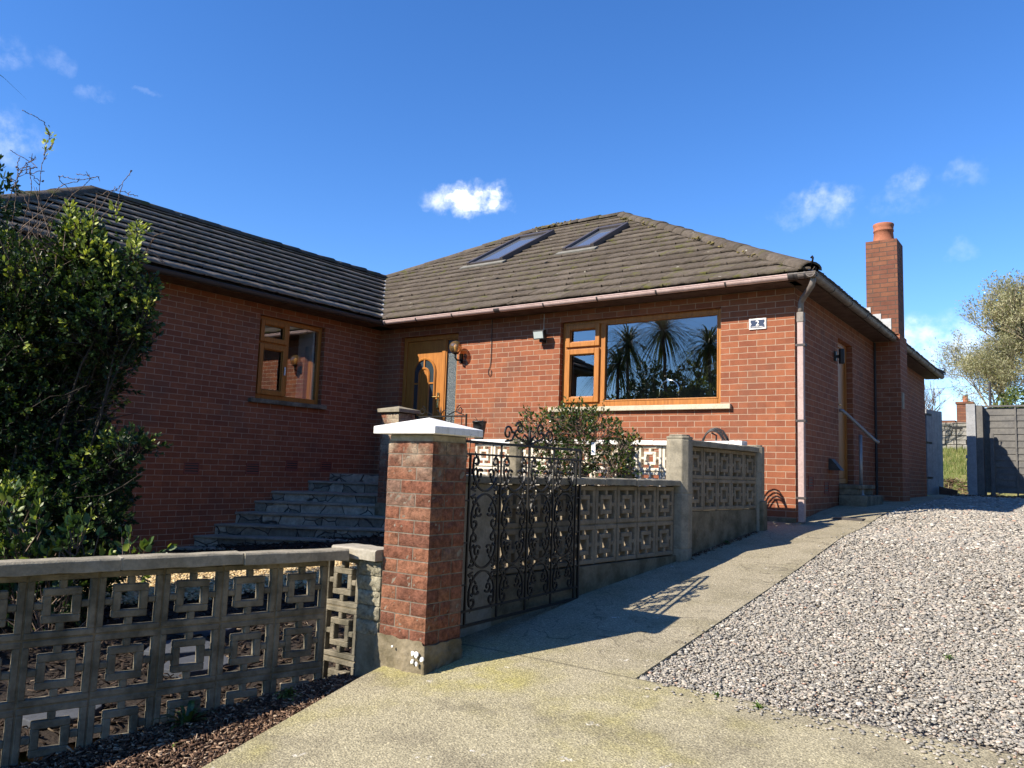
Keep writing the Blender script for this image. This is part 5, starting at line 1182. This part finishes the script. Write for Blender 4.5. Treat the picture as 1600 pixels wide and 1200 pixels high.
# big-leaved seedlings at its foot
s2 = thing('laurel_seedling', 'fresh green laurel shoots at the foot of the dark shrub by the coping', 'shrub', (-3.2,-6.6,-.95))
P,Dd,Ls,T,tw = rosettes([((-3.35,-6.72,-.15),.22,.16),((-3.0,-6.55,-.22),.16,.14),((-3.62,-6.85,-.05),.22,.2),((-2.75,-6.3,-.30),.12,.12),((-3.3,-6.7,-.5),.3,.3)], 300, 8, .085, .9, .7, .45)
V,F,k = leaf_geo(P,Dd,Ls,.5); fast('foliage', V, F, M['shrub'], s2, np.repeat(T*.85+.05,k)); twigs('stem', tw+[((-3.2,-6.6,-.95),tuple(p[0])) for p in tw[::9]], M['twig'], s2)
# dark broadleaf behind, at the frame's left edge
s3 = thing('dark_broadleaf_shrub', 'dark broad leaved shrub top at the left edge above the twigs', 'shrub', (-5.2,-6.65,-.95))
P,Dd,Ls,T,tw = rosettes([((-5.10,-6.6,2.72),.17,.26),((-5.3,-6.75,2.5),.35,.35),((-5.4,-6.8,1.9),.4,.5)], 330, 9, .075, .4, .9, .05)
V,F,k = leaf_geo(P,Dd,Ls,.4); fast('foliage', V, F, M['shrub'], s3, np.repeat(T*.8,k))
mb = MB()
for e in ((-5.1,-6.6,2.7),(-5.3,-6.75,2.6),(-5.4,-6.85,2.2)): mb.tube([tuple(p) for p in wander((-5.25,-6.7,-1),e,7,.04)], list(np.linspace(.04,.01,7)), 6)
mb.build('branch', M['bark'], s3, True)
# --- cordyline palms in the lower garden (their leaf tips enter the frame; seen whole in the kitchen window)
def cordyline(x, y, h, label, heads, n=130, L=.85, tips=()):
    z0 = garden(x,y)-.05; r = thing('cordyline_palm', label, 'palm tree', (x,y,z0), 0, 'palms in the front garden')
    mb = MB(); Vs=[];Fs=[];Ts=[]
    for (dx,dy,dz) in heads:
        top = np.array([x+dx,y+dy,h+dz]); w3 = wander((x,y,z0),top,9,.025); mb.tube([tuple(p) for p in w3], list(np.linspace(.085,.055,9)), 10)
        dirs = unit(np.stack([*(lambda a,e: (np.cos(a)*np.cos(e),np.sin(a)*np.cos(e),np.sin(e)))(RNG.uniform(0,6.283,n),RNG.uniform(-.75,1.35,n))],1))
        for d in dirs:
            l = L*RNG.uniform(.75,1.1); s = unit(np.cross(d,[.05,.03,1])); k = 7; b = len(Vs); tn = RNG.random()
            for i in range(k+1):
                t = i/k; c = top+d*l*t-np.array([0,0,1])*l*.58*t**2.2; w_ = .021*math.sin(math.pi*min(1,.18+.82*t))*(1-.25*t)+.0015
                Vs += [c+s*w_, c-np.array([0,0,.007])*(1-t), c-s*w_]
            for i in range(k):
                q = b+3*i; Fs += [(q,q+1,q+4,q+3),(q+1,q+2,q+5,q+4)]; Ts += [tn,tn]
    mb.build('trunk', M['bark'], r, True); fast('crown', Vs, Fs, M['palm'], r, Ts); return r
cordyline(-3.60,-8.0,2.9,'cordyline palm nearest the drive, pointed leaf tips entering at the left edge',[(0,0,.15)], 140, 1.0)
cordyline(-6.7,-14,4.3,'cordyline palm with a dense round head, nearest the drive of the three far palms',[(0,0,.25)], 220, 1.6)
cordyline(-8.35,-14,4.9,'tall single stemmed cordyline palm in the middle of the three far palms',[(.05,0,.25)], 220, 1.6)
cordyline(-9.6,-14,4.6,'cordyline palm with two heads, nearest the wing of the three far palms',[(.05,.1,.2),(-.55,-.35,-.4)], 180, 1.5)
# --- camellia in the bed behind the path wall
cam_ = thing('camellia_bush', 'glossy camellia bush in the bed between the two screen walls below the kitchen window', 'bush', (-1.95,-1.7,-.5))
CM=[ ((-2.33,-1.75,0.87),0.30,0.26), ((-1.72,-1.75,0.86),0.34,0.26), ((-1.32,-1.75,0.71),0.12,0.14), ((-1.95,-1.75,1.02),0.26,0.13), ((-1.41,-1.75,0.50),0.22,0.10), ((-1.85,-1.75,0.60),0.22,0.18), ((-2.1,-1.7,.45),.3,.15),((-1.22,-1.72,.76),.06,.07) ]
P,Dd,Ls,T,tw = rosettes(CM, 760, 7, .050, .35, .9, .22, .4)
V,F,k = leaf_geo(P,Dd,Ls,.5,.2); fast('foliage', V, F, M['camellia'], cam_, np.repeat(T,k)); twigs('twig', tw, M['twig'], cam_, .004, .0015)
mb = MB()
for b in CM:
    for _ in range(3):
        w3 = wander((-1.9+random.gauss(0,.05),-1.7,-.5), np.array(b[0])+RNG.normal(0,.08,3), 7, .03); mb.tube([tuple(p) for p in w3], list(np.linspace(.018,.005,7)), 6)
mb.build('branch', M['bark'], cam_, True)
mb = MB(); mb.box(-1.585,-1.955,.63,-1.535,-1.952,.765); tag(mb.build('plant_tag', M['white'], None), 'white plant label hanging among the camellia leaves', 'plant label')
# --- strappy plants and weeds along the front wall
def strappy(name, x, y, z, n, L, label, cat, tmin, tmax, wd=.012, el=(.3,1.3), group=None):
    Vs=[];Fs=[];Ts=[]; r = None
    for _ in range(n):
        a = RNG.uniform(0,6.283); e = RNG.uniform(*el); d = np.array([math.cos(a)*math.cos(e),math.sin(a)*math.cos(e),math.sin(e)]); l = L*RNG.uniform(.55,1.1); s = unit(np.cross(d,[.02,.03,1.])); b = len(Vs); k = 6; tn = RNG.uniform(tmin,tmax)
        for i in range(k+1):
            t = i/k; c = np.array([x,y,z])+RNG.normal(0,.004,3)+d*l*t-np.array([0,0,1])*l*.55*t**2; w_ = wd*(1-t)**.6*(.5+.5*min(1,t*5))+.0006; Vs += [c+s*w_,c-s*w_]
        for i in range(k): q=b+2*i; Fs.append((q,q+1,q+3,q+2)); Ts.append(tn)
    return tag(fast(name, Vs, Fs, M['strap'], None, Ts, org=(0,0,0)), label, cat, group)
strappy('strap_leaved_plant', lwx(-6.92)+.07, -6.92, -.90, 34, .30, 'dark green strap leaved plant against the foot of the front screen wall', 'plant', 0, .35)
strappy('strap_leaved_plant', lwx(-6.42)+.08, -6.42, -.82, 26, .14, 'small dark green tuft in the mulch near the end of the front screen wall', 'plant', .05, .6)
strappy('weed', lwx(-7.05)+.27, -7.06, -.915, 26, .105, 'bright green weed in the sunlit bark mulch below the strap leaved plant', 'weed', .6, 1, .012, (.1,.9))
strappy('weed', lwx(-6.62)+.29, -6.62, -.865, 22, .085, 'bright green weed right against the concrete edge', 'weed', .6, 1, .010, (.1,1.))
strappy('weed', 1.18, -5.47, g(-5.47)+.0, 18, .05, 'tiny green weed at the front edge of the gravel, nearer the path', 'weed', .4, .9, .006)
strappy('weed', 1.40, -5.50, g(-5.5)+.0, 22, .055, 'tiny green weed at the front edge of the gravel, second from the path', 'weed', .4, .9, .006)
strappy('weed', wallx(-1.7)+.03, -1.72, g(-1.7), 20, .09, 'small dark weed at the foot of the upper screen wall plinth', 'weed', .0, .4, .012)
strappy('weed', 2.05, -4.3, g(-4.3), 14, .05, 'tiny green weed growing out in the middle of the gravel', 'weed', .4, .9, .006)
# litter of soil at the foot of the walls
n = 900; y = RNG.uniform(-2.6,-1.,n); x = np.array([wallx(q) for q in y])-.01+np.abs(RNG.normal(0,.03,n)); tag(chips('leaf_litter', np.stack([x,y,gv(y)+.004],1), M['chip'], .008,.03), 'dark leaf litter along the foot of the upper screen wall', 'leaf litter', kind='stuff')
n = 1500; y = RNG.uniform(10.2,11.8,n); x = RNG.uniform(.3,4.,n); tag(chips('fence_litter', np.stack([x,y,gv(y)+.01],1), M['chip'], .02,.06), 'dry leaf litter at the foot of the grey fence', 'leaf litter', kind='stuff')

# ================================================================== BEYOND THE HOUSE
t = thing('gate_post', 'broad pale grey boxed gate post at the end of the timber fence', 'post', (.68, 11.5, .2))
mb = MB(); mb.box(.575, 11.40, .1, .76, 11.60, 2.29); mb.build('post', M['greywood'], t, bevel=.008)
mb = MB(); mb.box(.76, 11.44, .1, .90, 11.72, 2.26); mb.build('side_post', M['fence'], t, bevel=.006)
mb = MB(); mb.box(.55, 11.38, 1.05, .574, 11.5, 1.12); mb.box(.56, 11.41, .3, .574, 11.58, 1.0); mb.build('latch', M['greywood'], t)
for i in range(2):
    x0 = .90+1.86*i; t = thing('fence_panel', ('grey horizontal lap timber fence panel next to the gate post' if i == 0 else 'grey horizontal lap timber fence panel further right beside the gravel'), 'fence', (x0, 11.7, .2))
    mb = MB()
    for k in range(13):
        z = .28+.148*k; mb.extr([(0,0),(.030,0),(.010,.165),(0,.165)], (x0, 11.70, z+random.gauss(0,.005)), (0,-1,0), (0,0,1), (1.80,0,0))
    mb.build('board', M['fence'], t)
    mb = MB()
    for x in (x0-.01, x0+.60, x0+1.20, x0+1.78): mb.box(x, 11.645, .2, x+.035, 11.669, 2.23)
    mb.box(x0-.03, 11.63, 2.232, x0+1.83, 11.72, 2.27); mb.build('batten', M['fence'], t, bevel=.004)
mb = MB(); mb.box(1.02, 11.52, .12, 1.10, 11.60, 1.62); tag(mb.build('timber_post', M['fence'], None, bevel=.006), 'short dark timber post standing in front of the grey fence', 'post')
t = thing('gate_leaf', 'weathered pale grey timber gate leaf standing open against the house corner', 'gate', (-.15, 11.0, .2))
a = Vector((-.17,10.9,0)); b = Vector((.06,11.62,0)); d = (b-a).normalized(); nn = Vector((d.y,-d.x,0)); mb = MB(); L = (b-a).length
for k in range(6): mb.obox(a+d*(L*k/6+.002)+Vector((0,0,.19)), d*(L/6-.004), -nn*.03, (0,0,1.95+random.gauss(0,.006)))
mb.build('boards', M['greywood'], t, bevel=.003)
mb = MB()
for z in (.55,1.35,2.0): mb.obox(a-d*.05+Vector((0,0,z)), d*.3, -nn*.05, (0,0,.05))
mb.build('hinge', M['black'], t)
mb = MB(); mb.box(-.30, 10.8, .1, -.235, 10.88, 2.05); mb.build('hanging_post', M['brownwood'], t)
t = thing('timber_offcut', 'dark block of wood propping the open gate leaf', 'wood block', (.1, 11.2, .2))
mb = MB(); mb.extr([(0,0),(.34,0),(.36,.12),(.12,.17),(0,.2)], (.02,11.15,.19), (1,0,0), (0,0,1), (0,.2,0)); mb.build('block', M['brownwood'], t, bevel=.01)
# grass bank
n = 14000; x = RNG.uniform(-3.2,3.2,n); y = 13.+RNG.random(n)*11.; z = np.interp(y,[12.3,14,18,24,40],[.12,.32,.95,1.75,2.1]); k = RNG.random(n) < np.interp(y,[13,15.5,17],[.05,.35,1]); x,y,z = x[k],y[k],z[k]; n = len(x)
a = RNG.uniform(0,6.283,n); hgt = RNG.uniform(.07,.2,n); ln = RNG.normal(0,.05,(n,2)); wv = np.stack([np.cos(a),np.sin(a),0*a],1)*.011
V = np.stack([np.stack([x,y,z-.02],1)-wv, np.stack([x,y,z-.02],1)+wv, np.stack([x+ln[:,0],y+ln[:,1],z+hgt],1)],1).reshape(-1,3)
tag(fast('meadow_grass', V, np.arange(3*n).reshape(-1,3), M['grass'], None, RNG.random(n)), 'rough sunlit grass on the bank beyond the open gate', 'grass', kind='stuff')
n = 300; x = RNG.normal(-.3,.5,n); y = RNG.uniform(13,15.5,n); z = np.interp(y,[12.3,14,18],[.12,.32,.95]); tag(chips('dry_cuttings', np.stack([x,y,z+.03],1), M['chip'], .08,.3), 'dry cuttings and earth at the foot of the grass bank', 'cuttings', kind='stuff')
t = thing('stone_wall', 'old grey rubble garden wall at the top of the grass bank', 'wall', (-1, 25, 1.7))
mb = MB()
for r_i in range(7):
    x = -9.
    while x < 8: 
        w_ = random.uniform(.25,.6); mb.box(x, 24.9+random.gauss(0,.02), 1.62+.17*r_i, x+w_-.02, 25.3, 1.62+.17*r_i+.155); x += w_
mb.build('stonework', M['stone'], t, bevel=.015)
mb = MB(); mb.box(-9, 25.02, 1.5, 8, 25.25, 2.80); mb.build('mortar', M['render'], t)
t = thing('distant_cottage', 'distant brick cottage gable and chimney showing above the rubble wall', 'house', (-2.0, 33, 2))
mb = MB(); mb.box(-6., 31.5, 1.5, -1.9, 36, 3.35); mb.build('wall', M['stackbrick'], t)
mb = MB(); mb.prism([(-1.84,31.6),(-1.2,31.6),(-1.2,32.3),(-1.84,32.3)], 1.5, 4.1); mb.box(-1.88,31.56,4.1,-1.16,32.34,4.2); mb.build('chimney', M['stackbrick'], t)
mb = MB(); mb.lathe([(.12,4.2),(.1,4.5),(.12,4.52)], (-1.5,31.9,0), 12); mb.build('chimney_pot', M['terracotta'], t)
t = thing('bird_table', 'thin black post with a small hanging frame standing on the grass bank', 'bird feeder', (-.92, 23, 1.6))
mb = MB(); mb.tube([(-.92,23,1.5),(-.92,23,2.5)], .018, 6); mb.tube([(-1.05,23,2.62),(-.60,23,2.64)], .014, 6); mb.tube([(-1.05,23,2.62),(-1.05,23,2.45)], .012, 6); mb.build('post', M['iron'], t)
mb = MB(); mb.box(-1.04,22.93,2.42,-.72,23.07,2.52); mb.build('tray', M['iron'], t)
t = thing('clothes_pole', 'slender dark pole rising behind the grey fence beside the post', 'pole', (.82, 14, .3)); mb = MB(); mb.tube([(.86,14,.2),(.86,14,3.05)], .03, 8); mb.build('pole', M['gutterbrk'], t)
mb = MB(); mb.tube([tuple(p) for p in [(-7,16,2.9),(-2,15,2.95),(.86,14,3.02)]], .006, 4); tag(mb.build('clothes_line', M['gutterbrk'], None), 'thin line strung from the dark pole across the gap', 'line')

M['palewood'] = mat('pale_willow_bark', (.24,.20,.13), .95, noise=(6,.6,(.14,.115,.08)))
def tree(name, label, base, height, spread, mt_leaf, leaf, nleaf, up, cat='tree', trunk=.16, depth=5, droop=0., lean=(0,0), bare=False, wr=.4, stems=1, kids=(3,4)):
    r = thing(name, label, cat, base); segs=[]; ends=[]
    def grow(p, d, l, rad, lev):
        q = p; n = 3
        for i in range(n):
            d = unit(d+RNG.normal(0,.10,3)+np.array([0,0,up*.06-droop*.03*(lev>2)])); e = q+d*l/n; segs.append((q,e,rad*(1-.25*i/n),rad*(1-.25*(i+1)/n),lev)); q = e
            if lev >= 2: ends.append((q,d,lev))
        if lev >= depth: ends.append((q,d,lev)); return
        for _ in range(RNG.integers(kids[0],kids[1]+1)):
            nd = unit(d+RNG.normal(0,spread,3)+np.array([lean[0],lean[1],up*.3])); grow(q-d*l*RNG.uniform(0,.45), nd, l*RNG.uniform(.58,.82), rad*.58, lev+1)
    for s in range(stems): grow(np.array(base,float), unit(np.array([RNG.normal(0,.25 if stems>1 else .05),RNG.normal(0,.2 if stems>1 else .05),1.])), height*.30, trunk, 0)
    V=[];F=[]
    for a,b,ra,rb,lev in segs:
        n = 6 if lev < 2 else 3; d = unit(b-a); o1 = unit(np.cross(d,[.31,.52,.79])); o2 = np.cross(d,o1); base_=len(V)
        for p,rr in ((a,ra),(b,rb)):
            for j in range(n): t=2*math.pi*j/n; V.append(p+o1*rr*math.cos(t)+o2*rr*math.sin(t))
        for j in range(n): F.append((base_+j,base_+(j+1)%n,base_+n+(j+1)%n,base_+n+j))
    fast('trunk', V, F, M['palewood'] if not bare else M['twig'], r)
    if not bare:
        E_ = np.array([e[0] for e in ends]); Dn = np.array([e[1] for e in ends]); idx = RNG.integers(0,len(E_),nleaf)
        P = E_[idx]+RNG.normal(0,.09,(nleaf,3)); dd = unit(Dn[idx]+RNG.normal(0,.7,(nleaf,3))-np.array([0,0,droop*.4])); 
        cl = np.sin(P[:,0]*2.1)*np.sin(P[:,1]*1.9)*np.sin(P[:,2]*2.3)*.3+.5
        V,F,k = leaf_geo(P,dd,leaf*RNG.uniform(.6,1.3,nleaf),wr); fast('crown', V, F, mt_leaf, r, np.repeat(np.clip(cl+RNG.normal(0,.2,nleaf),0,1),k))
    return r
tree('willow_tree', 'tall willow with yellow green spring haze behind the grey fence', (2.1,22.,1.4), 7.6, .52, M['willow'], .095, 60000, .8, trunk=.13, depth=6, stems=3, wr=.30, kids=(3,4))
tree('willow_tree', 'smaller leafing willow leaning out to the left of the tall willow', (.75,21.,1.3), 5.2, .55, M['willow'], .08, 18000, .7, trunk=.06, depth=6, stems=2, wr=.30, lean=(-.10,0))
tree('bare_tree', 'bare winter tree just past the corner of the house', (-2.3,24.2,1.7), 3.4, .42, None, 0, 0, .9, trunk=.05, depth=4, stems=2, bare=True)
ct = thing('conifer_bush', 'dense dark green conifer bush just over the top of the grey fence', 'bush', (1.7,15.2,.3))
P,Dd,Ls,T,tw = rosettes([((1.55,15.2,2.35),.65,.62),((2.3,15.4,2.2),.8,.75),((1.1,15.3,2.1),.4,.45),((1.9,15.2,1.3),.9,.9)], 260, 13, .10, .2, 1., .25)
V,F,k = leaf_geo(P,Dd,Ls,.35); fast('foliage', V, F, M['conifer'], ct, np.repeat(T,k)); mb = MB(); mb.tube([(1.8,15.3,.2),(1.8,15.3,2.)],[.09,.04],8); mb.build('trunk', M['bark'], ct)

# ================================================================== ACROSS THE GARDEN (behind the camera: seen reflected in the kitchen window; plus an added shading hedge)
hd = thing('garden_hedge', 'leafy boundary hedge at the far side of the front garden reflected in the kitchen window', 'hedge', (-11,-16,-1.6))
def htop(x): return float(np.interp(x, [-18,-12.2,-11.2,-10,-8.8,-6], [2.2,2.2,2.8,3.5,4.0,4.3]))
P,Dd,Ls,T,tw = rosettes([((x,-16.0+random.gauss(0,.25),htop(x)-1.3+random.uniform(-.2,.25)),1.0,1.4) for x in np.arange(-18,-5,.9)]+[((x,-16.2,.2),1.,1.6) for x in np.arange(-18,-5,1.2)], 75, 9, .15, .4, .9, .1)
V,F,k = leaf_geo(P,Dd,Ls,.5); fast('foliage', V, F, M['shrub'], hd, np.repeat(T,k)); mb = MB()
for x in np.arange(-18,-5,1.0): mb.tube([(x,-16.1,-1.7),(x+.1,-16.1,.6)],[.06,.03],6)
mb.build('branch', M['bark'], hd)

rh = thing('added_shade_hedge', 'unseen tall evergreen hedge added beyond the gravel to shade the wing wall from the sky', 'hedge', (8.2, 0, -.5))  # out of view, added to cut sky light on the wing wall
P,Dd,Ls,T,tw = rosettes([((8.6+random.gauss(0,.15),y,g(y)+z0),1.1,1.5) for y in np.arange(-18.,14,1.25) for z0 in (1.0,2.9,4.8)], 26, 9, .24, .3, .9, .04, .35)
V,F,k = leaf_geo(P,Dd,Ls,.5); fast('foliage', V, F, M['shrub'], rh, np.repeat(T*.8,k)); mb = MB()
for y in np.arange(-18,14,1.25): mb.tube([(8.6,y,g(y)-.4),(8.6,y+.05,g(y)+5.)],[.09,.02],6)
mb.build('branch', M['darkbark'], rh)
